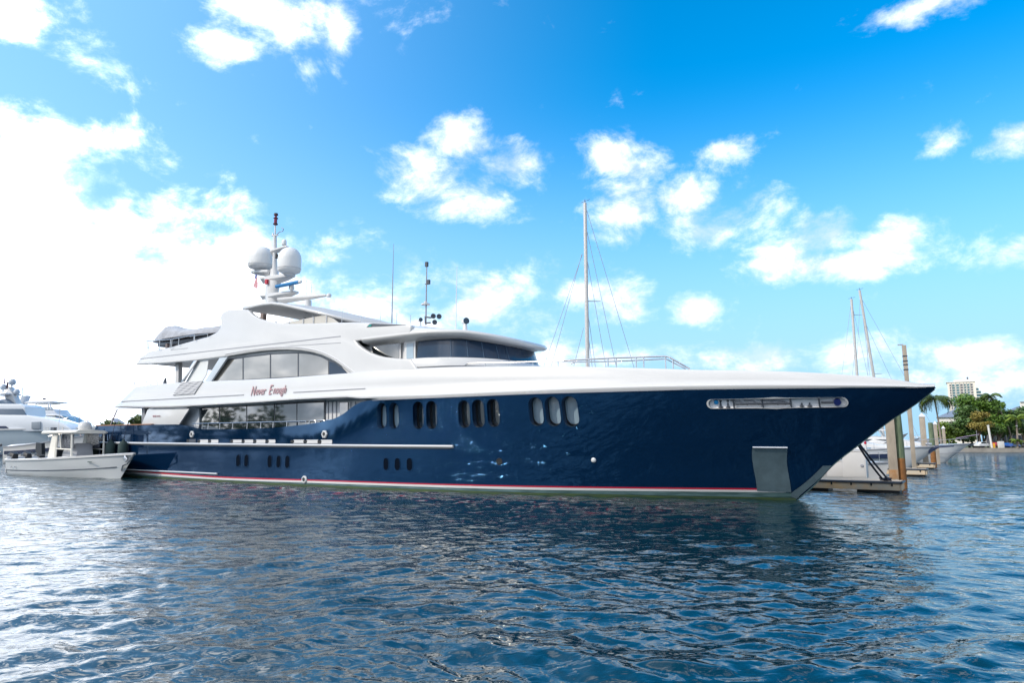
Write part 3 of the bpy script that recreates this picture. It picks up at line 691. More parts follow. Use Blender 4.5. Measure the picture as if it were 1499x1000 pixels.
# upper deck aft rail
def rail(px, tf, name, r=.025, posts=(), parent=YACHT, base=None, m=STEEL, mid=None):
    P = [YP(x, y, tf) for x, y in px]; mb = MB().path([(s, -tf(s, z), z) for s, z in P], r)
    for (x, y0, y1) in posts:
        a = YP(x, y0, tf); b = YP(x, y1, tf); mb.tube((a[0], -tf(*a), a[1]), (a[0], -tf(*a), b[1]), r*.8)
    if mid:
        P = [YP(x, y, tf) for x, y in mid]; mb.path([(s, -tf(s, z), z) for s, z in P], r*.7)
    return mb.build(name, m, parent)
rail([(192, 561), (230, 557.6), (231, 564)], T46, 'aft_rail', .03, [(196, 561, 568), (197.5, 561, 568), (214, 559.5, 565.5)], mid=[(193, 562.4), (215, 563), (230, 564)])
rail([(213,499.5),(251,497),(285,490)], T46, 'tender_deck_rail', .028, [(216,499.5,513),(218,499.5,513),(234,498.5,512),(250,497,510.5),(252,497,509),(262,495,506),(285,490,499)], mid=[(212,508.5),(234,511)])
rail(catmull([(278,493),(290,491),(304,489)], 3), T46, 'tender_deck_rail', .02, [(284,492,498),(304,489,494)])
slab([(237.5,568),(239,558),(242,553),(243,562),(246,563)], lambda s, z: 3., .08, 'deck_chair_back', DGREY, 0, both=False)
# hardtop over the sun deck
def hardtop():
    near = [(-33.9, 11.38, 3.6), (-33.4, 11.38, 3.95)]
    for x, y in [(372, 447.4), (385, 444.8), (398, 443.6), (412, 445), (430, 448.8), (450, 453.4), (470, 458)]:
        s, z = Pt(x, y, -4.05); near.append((s, z, 4.0))
    near += [(near[-1][0]+1.2, near[-1][1]-.36, 3.5), (near[-1][0]+2.1, near[-1][1]-.6, 2.5), (near[-1][0]+2.6, near[-1][1]-.72, 1.2), (near[-1][0]+2.75, near[-1][1]-.76, .2)]
    near = [n for i, n in enumerate(near)]
    rs = []
    for s, z, w in near:
        r = []
        for k in range(-8, 9): u_ = k/8; r.append((s, w*u_, z+.02+.30*(1-u_*u_)))
        for k in range(8, -9, -1): u_ = k/8*.985; r.append((s, w*u_, z-.12+.10*(1-u_*u_)))
        rs.append(r)
    return MB().rings(rs).build('hardtop', SOFF, YACHT, 50), near
ht, hn = hardtop()
mb = MB()
for sg in (-1, 1):
    mb.path([(s, sg*w, z-.03) for s, z, w in hn], .11, 8)
mb.build('hardtop_rim', WHITE, ht, 60)
# sun deck enclosure panels
slab([(404,475.5),(497,473.5),(488,466.5),(474,461.5),(455,465)], lambda s, z: 3.98, .03, 'enclosure_panel', CANVAS, 0)
for x, y0, y1 in [(423,471,476),(444,467,476),(459,464,476),(478,462,475)]:
    a = YP(x, y0, lambda s, z: 4.02); b = YP(x, y1, lambda s, z: 4.02); MB().tube((a[0], -4.02, a[1]), (a[0], -4.02, b[1]), .025).build('enclosure_post', STEEL, YACHT)
for x, y0 in [(458.5,458),(477,460),(501,455),(529,454),(557,455),(581,456.5),(601,461)]:
    tf = lambda s, z: 3.7
    a = YP(x, y0, tf); b = YP(x, 475, tf); MB().tube((a[0], -3.7, a[1]), (a[0], -3.7, b[1]-.2), .018).build('windscreen_post', STEEL, YACHT)
# deck gear under the hardtop
a = Pt(386, 456, -1.5); MB().box((a[0], -1.5, a[1]-.3), (.35, .3, .9)).build('bar_locker', mat('bar_brown', (.18, .13, .11), .5), YACHT, bevel=.03)
mb = MB()
for i in range(6): s = -36+i*1.6; mb.lathe((s, .6*((-1)**i), lerp_tab([(n[0], n[1]) for n in hn], s)+.02-.05), [(.1, -.05), (.1, .0)], 10)
mb.build('ceiling_lamps', WHITE, ht)

# ---- wheelhouse
def plan(s0, sf, w0, e, n=26):
    out = []
    for i in range(n+1):
        a = math.pi/2*i/n; c, s_ = math.cos(a), math.sin(a)
        out.append((s0+(sf-s0)*s_**(2/e), w0*max(c, 0)**(2/e)))
    return out
def shell(name, m, levels, par=YACHT, back=-21.5, sm=40, cap=True):
    """levels: (s0,sf,w0,e,zfun); near side to far side"""
    rs = []
    for s0, sf, w0, e, zf in levels:
        p = plan(s0, sf, w0, e); near = [(back, w0)]+p; r = [(s, -w, zf(s)) for s, w in near]+[(s, w, zf(s)) for s, w in near[::-1][1:]]
        rs.append(r)
    mb = MB(); mb.rings(rs, cap=False, closed=False)
    if cap:
        mb.add(rs[0], [tuple(range(len(rs[0])))]); mb.add(rs[-1], [tuple(range(len(rs[-1])))])
    return mb.build(name, m, par, sm)
zg0 = lambda s: lerp_tab([(-21, 6.85), (-17, 6.86), (-14, 6.80), (-13.5, 6.78)], s)
zg1 = lambda s: lerp_tab([(-21, 7.84), (-17.5, 7.84), (-15.5, 7.80), (-13.6, 7.55)], s)
shell('wheelhouse_base', WHITE, [(-18.4, -13.4, 4.1, 2.4, lambda s: 5.6), (-18.4, -13.3, 4.35, 2.4, lambda s: 6.1), (-18.4, -13.2, 4.68, 2.4, lambda s: 6.34), (-18.4, -13.35, 4.66, 2.4, lambda s: zg0(s)-.14), (-18.4, -13.42, 4.60, 2.4, lambda s: zg0(s)-.05), (-18.4, -13.7, 4.05, 2.5, lambda s: zg0(s)-.02)], back=-20)
wg = shell('wheelhouse_windscreen', GLASSB, [(-18.0, -13.72, 4.0, 2.6, zg0), (-18.0, -14.02, 3.86, 2.6, zg1)], back=-18.01)
wh = shell('wheelhouse_wall', WHITE2, [(-18.9, -14.4, 3.80, 2.6, lambda s: 6.0), (-18.9, -14.5, 3.7, 2.6, lambda s: 7.9)], back=-24.2)
zE = lambda s: lerp_tab([(-22.5, 8.14), (-17, 8.16), (-15, 8.08), (-14, 7.9), (-13.2, 7.72)], s)
zT = lambda s: lerp_tab([(-22.5, 8.86), (-18.7, 8.80), (-17.3, 8.56), (-15.5, 8.36), (-14, 8.12), (-13.2, 7.9)], s)
shell('wheelhouse_roof', WHITE, [(-18.6, -14.0, 3.8, 2.6, zg1), (-18.9, -13.75, 4.15, 2.6, lambda s: zE(s)-.22), (-18.9, -13.35, 4.45, 2.5, lambda s: zE(s)-.16), (-18.9, -13.2, 4.58, 2.5, lambda s: zE(s)-.05), (-18.9, -13.17, 4.6, 2.5, lambda s: zE(s)+.04),
      (-18.9, -13.27, 4.54, 2.5, lambda s: zE(s)+.15), (-19.1, -13.6, 4.35, 2.4, lambda s: zE(s)+.6*(zT(s)-zE(s))+.05), (-19.5, -14.3, 3.95, 2.3, lambda s: zT(s)), (-20, -16, 2.6, 2.2, lambda s: zT(s)+.12), (-20.5, -18, 1., 2, lambda s: zT(s)+.16)], back=-21.6, sm=70)
# windscreen mullions (barely darker)
for i in (7, 11, 15, 19, 22):
    p = plan(-18.0, -13.71, 4.01, 2.6)[i]; q = plan(-18.0, -14.01, 3.87, 2.6)[i]
    MB().tube((p[0], -p[1], zg0(p[0])), (q[0], -q[1], zg1(q[0])), .022, n=6).build('mullion', mat('mullion_blue', (.05, .10, .17), .3), wg)
WHF = lambda s, z: 3.88
w1 = slab([(544,508.5),(584,503),(584,524.5),(562,522),(546,517)], WHF, .08, 'wheelhouse_side_window', GLASSD, 0)
w1.location.y = -.0
slab([(541,507),(586.5,500.6),(586.5,526),(541,524)], lambda s, z: 3.86, .05, 'side_window_frame', WHITE2, 0)
dr = slab([(592,500.5),(608,499),(608,527),(592,527)], lambda s, z: 3.92, .08, 'wheelhouse_door', WHITE, 0)
slab([(595,503.5),(605,502.5),(605,525),(595,525)], lambda s, z: 3.94, .05, 'door_pane', GLASSP, 0, dr)
# skylight slot on the side near the roof
slab([(536.5,479),(541,474.3),(546,473.6),(594,475.6),(565,477.5)], lambda s, z: WT(s, z)+.012, .08, 'roof_vent_slot', DGREY, 0)
slab([(537.5,478.4),(541,475),(544,475),(543,478.2)], lambda s, z: WT(s, z)+.03, .04, 'green_side_light', mat('green_lens', (.0, .22, .2), .2), 0)

# ---- main deck, aft part
MW = lambda s, z: 4.15
slab([(291,594),(476,586),(476,632),(291,636)], lambda s, z: MW(s, z)+.02, .1, 'main_saloon_frame', DGREY, 0)
mb = MB(); a = YP(286, 600, MW)[0]; b = YP(560, 600, MW)[0]
mb.box(((a+b)/2, 0, 3.8), (b-a, 8.24, 2.1)).build('main_saloon', WHITE2, YACHT, 30)
for x0, x1 in [(292.5,320.5),(322,360.5),(362,401),(402.4,434),(435.4,474)]:
    y0 = lambda x: 595+(589.5-595)*(x-290)/185; slab([(x0, y0(x0)), (x1, y0(x1)), (x1, 634), (x0, 635.5)], lambda s, z: MW(s, z)+.045, .03, 'saloon_pane', GLASSD, 0)
slab([(497.5,590),(509,589.5),(509,606),(497.5,614)], lambda s, z: MW(s, z)+.03, .05, 'side_door_window', GLASSD, 0)
for x in (480, 486, 492, 513, 520): slab([(x-.4,588),(x+.4,588),(x+.4,618),(x-.4,618)], lambda s, z: MW(s, z)+.01, .05, 'panel_seam', GREY, 0)
slab([(274,598),(292,597.5),(291,628),(276,628),(262,623)], lambda s, z: 4.3, .1, 'side_deck_bulkhead', mat('white_painted_shade', (.55, .58, .62), .4), 0)  # bulkhead white greyed: the overhang's shade is put into its colour
slab([(216,599.5),(277,598.6),(262,621.8),(207,622)], lambda s, z: 4.9, .12, 'quarter_panel', WHITE, .02)
MB().path([(-48.2, -4.6, 3.75), (-47.4, -4.6, 4.95)], .05).build('aft_brace', STEEL, YACHT)
slab([(207,598.5),(212,598.5),(212,622),(207,622)], lambda s, z: 4.6, .3, 'aft_column', mat('column_grey', (.2, .21, .23), .4), .02)
slab([(213,622),(224,600),(226,600),(216,622)], lambda s, z: 4.5, .06, 'aft_brace', STEEL, 0)
mb = MB()
for i, (dx, w) in enumerate(((224.8, 1.6), (227.5, 2.2), (230.5, .8), (232.4, .9), (234.2, .7))):
    a = YP(dx, 609.5, lambda s, z: 4.91); mb.box((a[0], -4.93, a[1]), (w*.085, .02, .13 if i < 2 else .1))
mb.build('small_lettering', mat('rose_grey_paint', (.4, .25, .27), .5), YACHT)
a = YP(229, 607, lambda s, z: 4.3); MB().lathe((a[0]-1.6, -4.35, a[1]), [(.0, -.25), (.12, -.2), (.14, .1), (.05, .25)], 10).build('fender_bag', GREY, YACHT)
# teak cap rail on the aft bulwark, transom details
mb = MB(); rs = []
for i in range(30):
    s = -STERN+.1+i*(STERN-41.7)/29; b = bh(s, 3.7); z = ztop(s); rs.append([(s, -b-.05, z), (s, -b-.05, z+.07), (s, -b+.25, z+.07), (s, -b+.25, z)])
mb.rings(rs); mb.box((-STERN+.12, 0, 3.74), (.3, 9.6, .07)); mb.build('teak_cap_rail', TEAK, YACHT)
MB().box((-STERN-2.2, 0, .35), (2.6, 8.6, .3)).build('swim_platform', WHITE2, YACHT, bevel=.05)
MB().path([(-STERN-1.1, -4.7, 1.2), (-STERN-.6, -4.75, 2.3), (-STERN-.25, -4.8, 2.7)], .12).build('stern_corner_guard', STEEL, YACHT)
mb = MB(); b_ = lambda s, z: 4.95
pts = [(282, 620.4), (330, 619.4), (380, 618.3), (420, 617.4), (449, 616.8)]
rail(catmull(pts, 3), T46, 'side_deck_rail', .03, [(x, 620-(x-282)*.0215, 632) for x in (286, 305, 322, 341, 362, 382, 400, 420, 438, 448)])
for i, (x0, x1, yt, yb) in enumerate([(453,462,616.2,629), (464.5,475,615.8,627)]):
    P = [YP(x, y, T46) for x, y in [(x0, yb), (x0, yt+1), (x0+1, yt), (x1-1, yt-.2), (x1, yt+.8), (x1, yb)]]
    MB().path([(s, -4.6, z) for s, z in P], .035).build('gate_rail', STEEL, YACHT)
rail([(477, 615.5), (486, 614.8)], T46, 'side_deck_rail', .03, [(477,615.5,624)])

# ---- foredeck rails
FR = lambda s, z: bh(s, 4.6)-.45
rail(catmull([(679,536),(684,532.6),(695,531.8),(760,530.3),(830,529.3),(860,530.2)], 3), lambda s, z: max(.3, bh(s, 4.6)-.9), 'foredeck_rail', .025, [(711,531.6,537),(745,530.8,537),(780,530.1,536.5),(817,529.7,537)])
rail([(824,528.8),(828,527.8),(900,524.2),(974,521.7),(980,523.2),(1010,540.5)], FR, 'foredeck_rail', .04, [(862,526,536),(890,524.7,537),(902,524.2,537),(931,523.2,538),(942,522.8,538),(974,521.8,540),(985,526,540)])
rail([(836,532.6),(842,530.2),(900,529.2),(975,525.6),(1004,540.5)], lambda s, z: FR(s, z)-.15, 'foredeck_rail', .03)

# ---- mast with domes and aerials
mast = MB()
def mp3(x, y, t=0.): s, z = Pt(x, y, t); return (s, t, z)
prof = [(397.5, 447, 8.5, 6), (398, 436, 8.5, 6), (398.5, 425, 9, 6), (400, 414, 10.5, 6.5), (401.5, 404, 5, 5), (402, 394, 4.6, 4.4)]
rs = []
for x, y, hw, hd in prof:
    s, z = Pt(x, y, 0); k = .062; rs.append([(s+hw*k*math.cos(a)*1.15, hd*k*math.sin(a), z) for a in [2*math.pi*i/16 for i in range(16)]])
mst = mast.rings(rs).build('mast', WHITE, YACHT, 50)
MB().tube(mp3(402, 396), mp3(402.5, 363), .19, .15, 12).tube(mp3(402.5, 363), mp3(402.5, 345), .15, .13, 12).tube(mp3(402.8, 345), mp3(403, 328), .06, .05).build('mast_pole', WHITE, mst, 50)
def arm(x0, y0, x1, y1, w, name='mast_arm', t0=0, t1=0, th=.16):
    a = Vector(mp3(x0, y0, t0)); b = Vector(mp3(x1, y1, t1)); d = (b-a); q = MB(); rs = []
    up = Vector((0, 0, 1)); sd_ = d.cross(up).normalized()
    for f, k, h in ((0, 1, 1.9), (.35, .95, 1.3), (.8, .8, .8), (1, .5, .4)):
        c = a+d*f; rs.append([c+sd_*w*k-up*th*h*.2, c+sd_*w*k+up*th*.4, c-sd_*w*k+up*th*.4, c-sd_*w*k-up*th*h*.2, c-up*th*h])
    return q.rings(rs).build(name, WHITE, mst, 30, bevel=.015)
arm(398, 398, 370, 399, .4, th=.25); arm(394, 409, 429, 404, .42, th=.38); arm(386, 408.5, 398, 408, .35, th=.2)
arm(399, 433.5, 434, 428.5, .42, th=.3); arm(385, 433.6, 400, 433.6, .3, th=.15); arm(399, 368, 421, 361.5, .25, th=.2)
# bigger horizontal boom (second radar mount)
arm(409, 438, 478, 432.6, .2, th=.22)
MB().tube(mp3(451, 449), mp3(451, 440), .24, .24, 12).build('radar_pedestal', WHITE, YACHT, 40)
MB().lathe(mp3(481.5, 432.6), [(.0, -.12), (.16, -.1), (.18, .05), (.05, .16), (0, .17)], 12).build('boom_end', WHITE2, mst, 60)
def dome(x, y, r, h, name='satellite_dome', t=0):
    s, z = Pt(x, y, t)
    p = [(.0, -.02), (r*.6, 0), (r*.93, .07*h), (r, .17*h), (r, .35*h)]
    for i in range(0, 13): a = math.pi/2*i/12; p.append((r*math.cos(a)**.9+.0001, .5*h+.5*h*math.sin(a)**.95))
    o = MB().lathe((s, t, z), p, 32).build(name, DOME, mst, 60)
    MB().lathe((s, t, z), [(r*1.0, .165*h), (r*1.02, .17*h), (r*1.02, .2*h), (r*1.0, .205*h)], 32).build('dome_seam', WHITE2, o, 60)
    MB().tube((s, t, z-.15), (s, t, z+.02), r*.4, r*.5, 14).build('dome_foot', WHITE2, o)
dome(381.3, 394.5, .94, 1.78); dome(423, 400.5, .82, 1.92, t=-.6)
dome(415.7, 359.6, .18, .5); dome(426.7, 424.5, .2, .42, 'small_dome', t=-.3)
o = MB(); a = Vector(mp3(404.5, 419.5, -.7)); b = Vector(mp3(441, 412.3, -.7)); o.tube(a, a+(b-a)*.92, .13, .13, 10).build('radar_scanner', BLUEP, mst, 40)
MB().tube(a+(b-a)*.92, b, .12, .09, 10).build('scanner_tip', WHITE2, mst, 40); MB().tube(mp3(427, 417, -.6), mp3(426.8, 424, -.5), .1).build('scanner_foot', WHITE2, mst)
o = MB().lathe(mp3(403.2, 328.5), [(.1, -.05), (.17, 0), (.17, .06), (.12, .08), (.12, .42), (.17, .46), (.17, .5), (.09, .52), (.09, .7), (.16, .74), (.14, .84), (0, .88)], 12).build('masthead_light', mat('dark_red_lens', (.2, .01, .05), .2), mst, 40)
MB().lathe(mp3(403.2, 328.5), [(.175, -.01), (.175, .07)], 12).lathe(mp3(403.2, 328.5), [(.175, .46), (.175, .51)], 12).lathe(mp3(403.2, 328.5), [(.165, .72), (.15, .86)], 12).build('lamp_rings', BLACK, o)
MB().tube(mp3(398, 345), mp3(407, 344), .05, .05).tube(mp3(399.7, 345), mp3(399.5, 341.5), .08, .06).build('yard', WHITE, mst)
MB().path([mp3(404, 344.5), mp3(409, 339.5), mp3(414, 338.5), mp3(415, 335), mp3(412, 333)], .03).build('wind_sensor', GREY, mst)
MB().box(mp3(390.3, 412.5, -.5), (.22, .15, .35)).build('red_side_light', RED, mst); MB().box(mp3(405, 375, -.2), (.14, .14, .35)).build('black_lamp', BLACK, mst)
mb = MB()
for x, y0, y1 in [(367.6,398,441),(376.3,400,441),(384.3,409,441),(388.6,405,441),(441,409,432),(448.8,410,432),(456,416,432)]: mb.tube(mp3(x, y0), mp3(x-.6, y1), .012, .016, 5)
mb.build('whip_aerials', GREY, mst)
fl = MB(); A = Vector(mp3(376, 401.5, -.4)); rs = []
for i in range(5):
    f = i/4; rs.append([A+Vector((-.12-.25*f+.08*math.sin(k*2+f*3), .05*math.sin(k*3.1), -.85*f-.05*k)) + Vector((.16*k*(.4+.6*f), 0, -.05*k)) for k in range(4)])
flag = fl.rings(rs, cap=False, closed=False).build('flag', mat('faded_red_cloth', (.5, .08, .12), .8, col2=(.62, .5, .52), vscale=5, stretch=(1, 1, 4)))
flag.parent = None; flag.matrix_world = YACHT.matrix_basis if False else Matrix.Translation((BOW.x, BOW.y, 0)) @ Matrix.Rotation(-TH, 4, 'Z')
tag(flag, 'small limp red and white striped flag hanging below the left satellite dome', 'flag')
MB().add([A+Vector((-.14, -.02, 0)), A+Vector((.02, -.02, 0)), A+Vector((.0, -.02, -.3)), A+Vector((-.2, -.02, -.3))], [(0, 1, 2, 3)]).build('canton', mat('flag_blue', (.03, .04, .25), .8), flag)
# forward whip aerials, instrument pole, horns, searchlight
MB().tube(mp3(573.5, 473, -1.5), mp3(576.2, 357, -1.5), .045, .012, 6).build('whip_aerial', GREY, YACHT)
MB().tube(mp3(667, 481, -1.5), mp3(669, 390, -1.5), .04, .01, 6).build('whip_aerial', DOME, YACHT)
ip = MB().tube(mp3(623.3, 476, -2), mp3(624.8, 386, -2), .05, .03, 6).build('instrument_pole', GREY, YACHT)
MB().box(mp3(624.6, 387, -2), (.16, .14, .28)).build('sensor', DGREY, ip); MB().box(mp3(627, 413, -2), (.2, .14, .26)).tube(mp3(622.5, 416, -2), mp3(628, 415.3, -2), .03).build('sensor', DGREY, ip)
MB().lathe(mp3(623, 445.5, -2), [(0, -.05), (.26, -.04), (.26, .03), (.1, .06), (.1, .16), (0, .2)], 12).build('sensor_dish', WHITE, ip, 50)
hb = MB().path([mp3(623, 464, -2), mp3(630, 465, -2), mp3(637, 463.5, -2)], .05).path([mp3(623, 473, -2), mp3(630, 472.5, -2)], .05).path([mp3(623, 463, -2), mp3(623, 474, -2)], .06).build('horn_bracket', DGREY, ip)
for x, y in [(634, 463), (642.5, 463.5), (636, 472)]:
    c = Vector(mp3(x, y, -2.2)); dirv = Vector((.8, -.6, 0)); MB().lathe(c-dirv*.35, [(.03, 0), (.045, .2), (.11, .36), (.15, .4), (.12, .41), (0, .36)], 14, dirv).build('horn', DGREY, ip, 50)
def searchlight(x, y, t, k=1.):
    c = Vector(mp3(x, y, t)); b = MB().tube(c+Vector((0, 0, -.75*k)), c+Vector((0, 0, -.2*k)), .2*k, .12*k, 12).build('searchlight', DOME, YACHT, 50)
    dv = Vector((.9, -.35, .12)).normalized(); MB().lathe(c-dv*.3*k, [(0, 0), (.15*k, .02), (.21*k, .2*k), (.22*k, .42*k)], 16, dv).build('lamp_body', DOME, b, 50)
    MB().lathe(c-dv*.3*k, [(.2*k, .4*k), (.23*k, .41*k), (.23*k, .5*k), (.19*k, .52*k), (0, .48*k)], 16, dv).build('lens_ring', mat('lens_dark', (.02, .05, .08), .1), b, 50)
searchlight(681, 470.5, -1.2, .8); searchlight(615, 468.5, -.5, .55)

# ---- lettering on the side
def text_mesh(body, size, fn, name, m, parent, shear=.0, ext=.006, sx=1.0):
    cu = bpy.data.curves.new(name, 'FONT'); cu.body = body; cu.size = size; cu.shear = shear; cu.extrude = ext; cu.resolution_u = 3
    o = bpy.data.objects.new(name, cu); COL.objects.link(o); dg = bpy.context.evaluated_depsgraph_get(); dg.update()
    me = bpy.data.meshes.new_from_object(o.evaluated_get(dg)); bpy.data.objects.remove(o)
    for v in me.vertices: v.co = fn(v.co.x*sx, v.co.y, v.co.z)
    me.materials.clear(); me.materials.append(m); q = bpy.data.objects.new(name, me); COL.objects.link(q); q.parent = parent; return q
s0, z0_ = YP(367, 578.5, bandsurf); s1, z1_ = YP(420, 576.3, bandsurf)
NAMEM = mat('rose_lettering', (.55, .33, .35), .5); NAMES = mat('lettering_shadow', (.06, .05, .09), .5)
def put(dx, dz, off):
    def fn(x, y, z):
        s = s0+x+dx; zz = z0_+(z1_-z0_)*x/(s1-s0)+y+dz; return Vector((s, -bandsurf(s, zz)-off-z*.3, zz))
    return fn
for dx, dz, off, m in ((.04, -.035, .02, NAMES), (0, 0, .035, NAMEM)):
    a = text_mesh('N', .86, put(dx, dz-.03, off), 'name_lettering', m, YACHT, .25, sx=.62)
    b = text_mesh('ever', .72, put(dx+.46, dz, off), 'name_lettering', m, YACHT, .25, sx=.74)
    c = text_mesh('E', .86, put(dx+1.72, dz-.03, off), 'name_lettering', m, YACHT, .25, sx=.7)
    d = text_mesh('nough', .72, put(dx+2.14, dz, off), 'name_lettering', m, YACHT, .25, sx=.68)
#END_YACHT

# ------------------------------------------------------------------ the shore and its buildings
def tagp(root, *a): return tag(root, *a)
GRASS = mat('grass', (.10, .14, .04), .9, col2=(.16, .15, .07), vscale=.15)
SEAW = mat('seawall_concrete', (.38, .35, .31), .85, var=.3, vscale=.4)
LEAF = [mat('leaf_mid', (.15, .27, .04), .5, col2=(.06, .13, .02), vscale=.55, vdetail=3), mat('leaf_dark', (.09, .17, .035), .5, col2=(.04, .085, .02), vscale=.5, vdetail=3), mat('leaf_lime', (.20, .28, .03), .5, col2=(.09, .15, .02), vscale=.6, vdetail=3), mat('leaf_ochre', (.33, .25, .05), .6, col2=(.16, .15, .03), vscale=.6, vdetail=3)]
PALML = mat('palm_leaf', (.11, .16, .035), .4, col2=(.045, .08, .02), vscale=.8)
BARK = mat('bark', (.16, .12, .09), .9, var=.4, vscale=2); PBARK = mat('palm_bark', (.30, .25, .21), .85, var=.3, vscale=2)
LOOP = [(420, 165), (125, 187), (60, 192), (0, 215), (-60, 250), (-110, 262), (-180, 262), (-250, 210), (-275, 60), (-230, -90), (-120, -150), (60, -165), (250, -140), (400, -60), (450, 50)]
def build_land():
    mb = MB(); n = len(LOOP)
    r = [[Vector((x, y, 1.0)) for x, y in LOOP], [Vector((x*f_, y*f_, 1.02)) for (x, y) in LOOP for f_ in (1.12,)], [Vector((x*11, y*11, 1.3)) for x, y in LOOP]]
    vs = [v for q in r for v in q]; fs = [(j*n+i, j*n+(i+1) % n, (j+1)*n+(i+1) % n, (j+1)*n+i) for j in range(2) for i in range(n)]
    mb.add(vs, fs); tag(mb.build('ground', GRASS, None, 0), 'grassy shore land around the harbour', None, None, 'structure')
    mb = MB(); rs = []
    for x, y in LOOP+LOOP[:1]:
        l = math.hypot(x, y); a, b = x/l, y/l
        rs.append([(x-a*.35, y-b*.35, -1), (x-a*.35, y-b*.35, 1.12), (x+a*.5, y+b*.5, 1.12), (x+a*.5, y+b*.5, -1)])
    o = mb.rings(rs, cap=False).build('seawall', SEAW, None, 0); tag(o, 'low concrete seawall along the far grassy shore', 'seawall')
build_land()
def leaves(mb, c, rad, n, size, rng, flat=.9):
    c = Vector(c)
    for _ in range(n):
        d = Vector((rng.gauss(0, 1), rng.gauss(0, 1), rng.gauss(0, 1))).normalized(); k = rng.random()**.33
        p = c+Vector((d.x*rad[0], d.y*rad[1], d.z*rad[2]))*k
        a = Vector((rng.gauss(0, 1), rng.gauss(0, 1), rng.gauss(0, .6))).normalized(); b = a.cross(Vector((rng.gauss(0, 1), rng.gauss(0, 1), rng.gauss(0, 1)))).normalized()
        s = size*(.6+.8*rng.random())
        mb.add([p-a*s, p-b*s*.5, p+a*s, p+b*s*.5], [(0, 1, 2, 3)])
def tree(base, h, w, label, m, seed, group='broad trees on the far shore', leaf=.42, n=3600, lift=.28, name='broadleaf_tree', trunkn=1):
    rng = random.Random(seed); base = Vector(base); t = empty(name, base, 0, label, 'tree', group)
    tb = MB(); tips = []
    for q in range(trunkn):
        ox = (q-(trunkn-1)/2)*w*.22
        tb.path([(ox*.4, 0, -.2), (ox*.7+.1, 0, h*.2), (ox+rng.uniform(-.3, .3), 0, h*.45)], [.32, .24, .16], 7)
        for k in range(4):
            a = rng.uniform(0, 6.28); e = (ox+math.cos(a)*w*.28, math.sin(a)*w*.28, h*rng.uniform(.55, .8)); tb.path([(ox, 0, h*.35), ((ox+e[0])/2+.2, e[1]/2, h*.5), e], [.16, .11, .05], 5)
    tb.build('trunk', BARK, t, 60)
    mb = MB(); k = 17
    for i in range(k):
        a = rng.uniform(0, 6.28); rr = rng.random()**.6*w*.36; zz = h*(lift+.12+(.80-lift)*rng.random()); q = 1-abs(zz/h-.55)*.9
        c = (math.cos(a)*rr*q, math.sin(a)*rr*q, zz); R_ = w*rng.uniform(.11, .21)
        leaves(mb, c, (R_*1.15, R_*1.15, R_*.8), n//k, leaf, rng)
    mb.build('crown', m, t, 0); return t
def palm(base, h, label, seed, lean=(0, 0), fr=4.5, nf=16, wind=0, group='palms on the far shore', droop=1.0, m=None):
    rng = random.Random(seed); t = empty('palm_tree', Vector(base), 0, label, 'palm', group)
    top = Vector((lean[0], lean[1], h)); pts = [Vector((top.x*f**2, top.y*f**2, h*f)) for f in (0, .15, .35, .6, .8, 1)]
    MB().path(pts, [.34, .27, .24, .2, .18, .16], 9).build('trunk', PBARK, t, 60)
    mb = MB()
    for i in range(nf):
        a = 2*math.pi*i/nf+rng.uniform(-.2, .2); up = rng.uniform(-.1, .95); L_ = fr*rng.uniform(.8, 1.1)
        d = Vector((math.cos(a)+wind, math.sin(a), 0)); d.normalize(); spine = []
        p = top.copy(); ang = up
        for k in range(13):
            spine.append(p.copy()); p = p+(d*math.cos(ang)+Vector((0, 0, math.sin(ang))))*L_/12; ang -= (.13+.05*rng.random())*droop
        mb.path(spine, [.05]*8+[.03]*5, 4)
        side = d.cross(Vector((0, 0, 1)))
        for k in range(1, 13):
            for q in (0, .5):
                f = (k-q)/12.; c = spine[k].lerp(spine[k-1], q); l = fr*.26*math.sin(math.pi*min(1, f*.85+.15))
                for sg in (-1, 1):
                    e = c+side*sg*l*.75+d*l*.35-Vector((0, 0, l*(.45+.3*rng.random()))); w_ = d*.10
                    mb.add([c-w_, c+w_, e+w_*.3, e-w_*.3], [(0, 1, 2, 3)])
    mb.build('fronds', m or PALML, t, 0); return t
def at(x, d, z): r = ray(x, HZ); return Vector((r[0]*d/r[1], d, z))
def zpx(y, d): return D(749.5, y, d).z
gz = 1.0
tree(at(1389, 196, gz), 7.5, 9, 'low lime green bush tree beside the tall left palm', LEAF[2], 1, n=2500, lift=.05)
tree(at(1410, 200, gz), 12.5, 13, 'dark rounded tree in front of the low grey roofed building', LEAF[1], 2, lift=.12, n=4200)
tree(at(1432, 204, gz), 16, 15, 'tallest broad green tree in front of the tower', LEAF[0], 3, n=5000, lift=.2, trunkn=3)
tree(at(1456, 202, gz), 14.5, 14, 'broad green tree behind the white leaning post', LEAF[0], 4, n=4500, lift=.22, trunkn=2)
tree(at(1474, 206, gz), 12.5, 12, 'dark green tree in the shade of the bent palm', LEAF[1], 5, n=3500, lift=.25, trunkn=2)
tree(at(1512, 204, gz), 12, 12, 'dark green tree cut by the right edge of the photo', LEAF[1], 6, n=3000, lift=.25)
tree(at(1435, 192, gz), 10.5, 7.5, 'small ochre leaved tree behind the white car', LEAF[3], 7, n=2000, lift=.4, leaf=.3)
palm(at(1378, 186, gz), 13.6, 'large royal palm with drooping crown just right of the bow', 11, (-.9, 0), 6.2, 30, droop=1.2)
palm(at(1482, 200, gz), 15.2, 'tall palm with a bent trunk and windblown crown', 12, (-5., 0), 3.8, 14, wind=-.5)
palm(at(1440, 207, gz), 14.5, 'palm whose crown rises out of the tallest broad tree', 13, (0, 0), 3., 14)
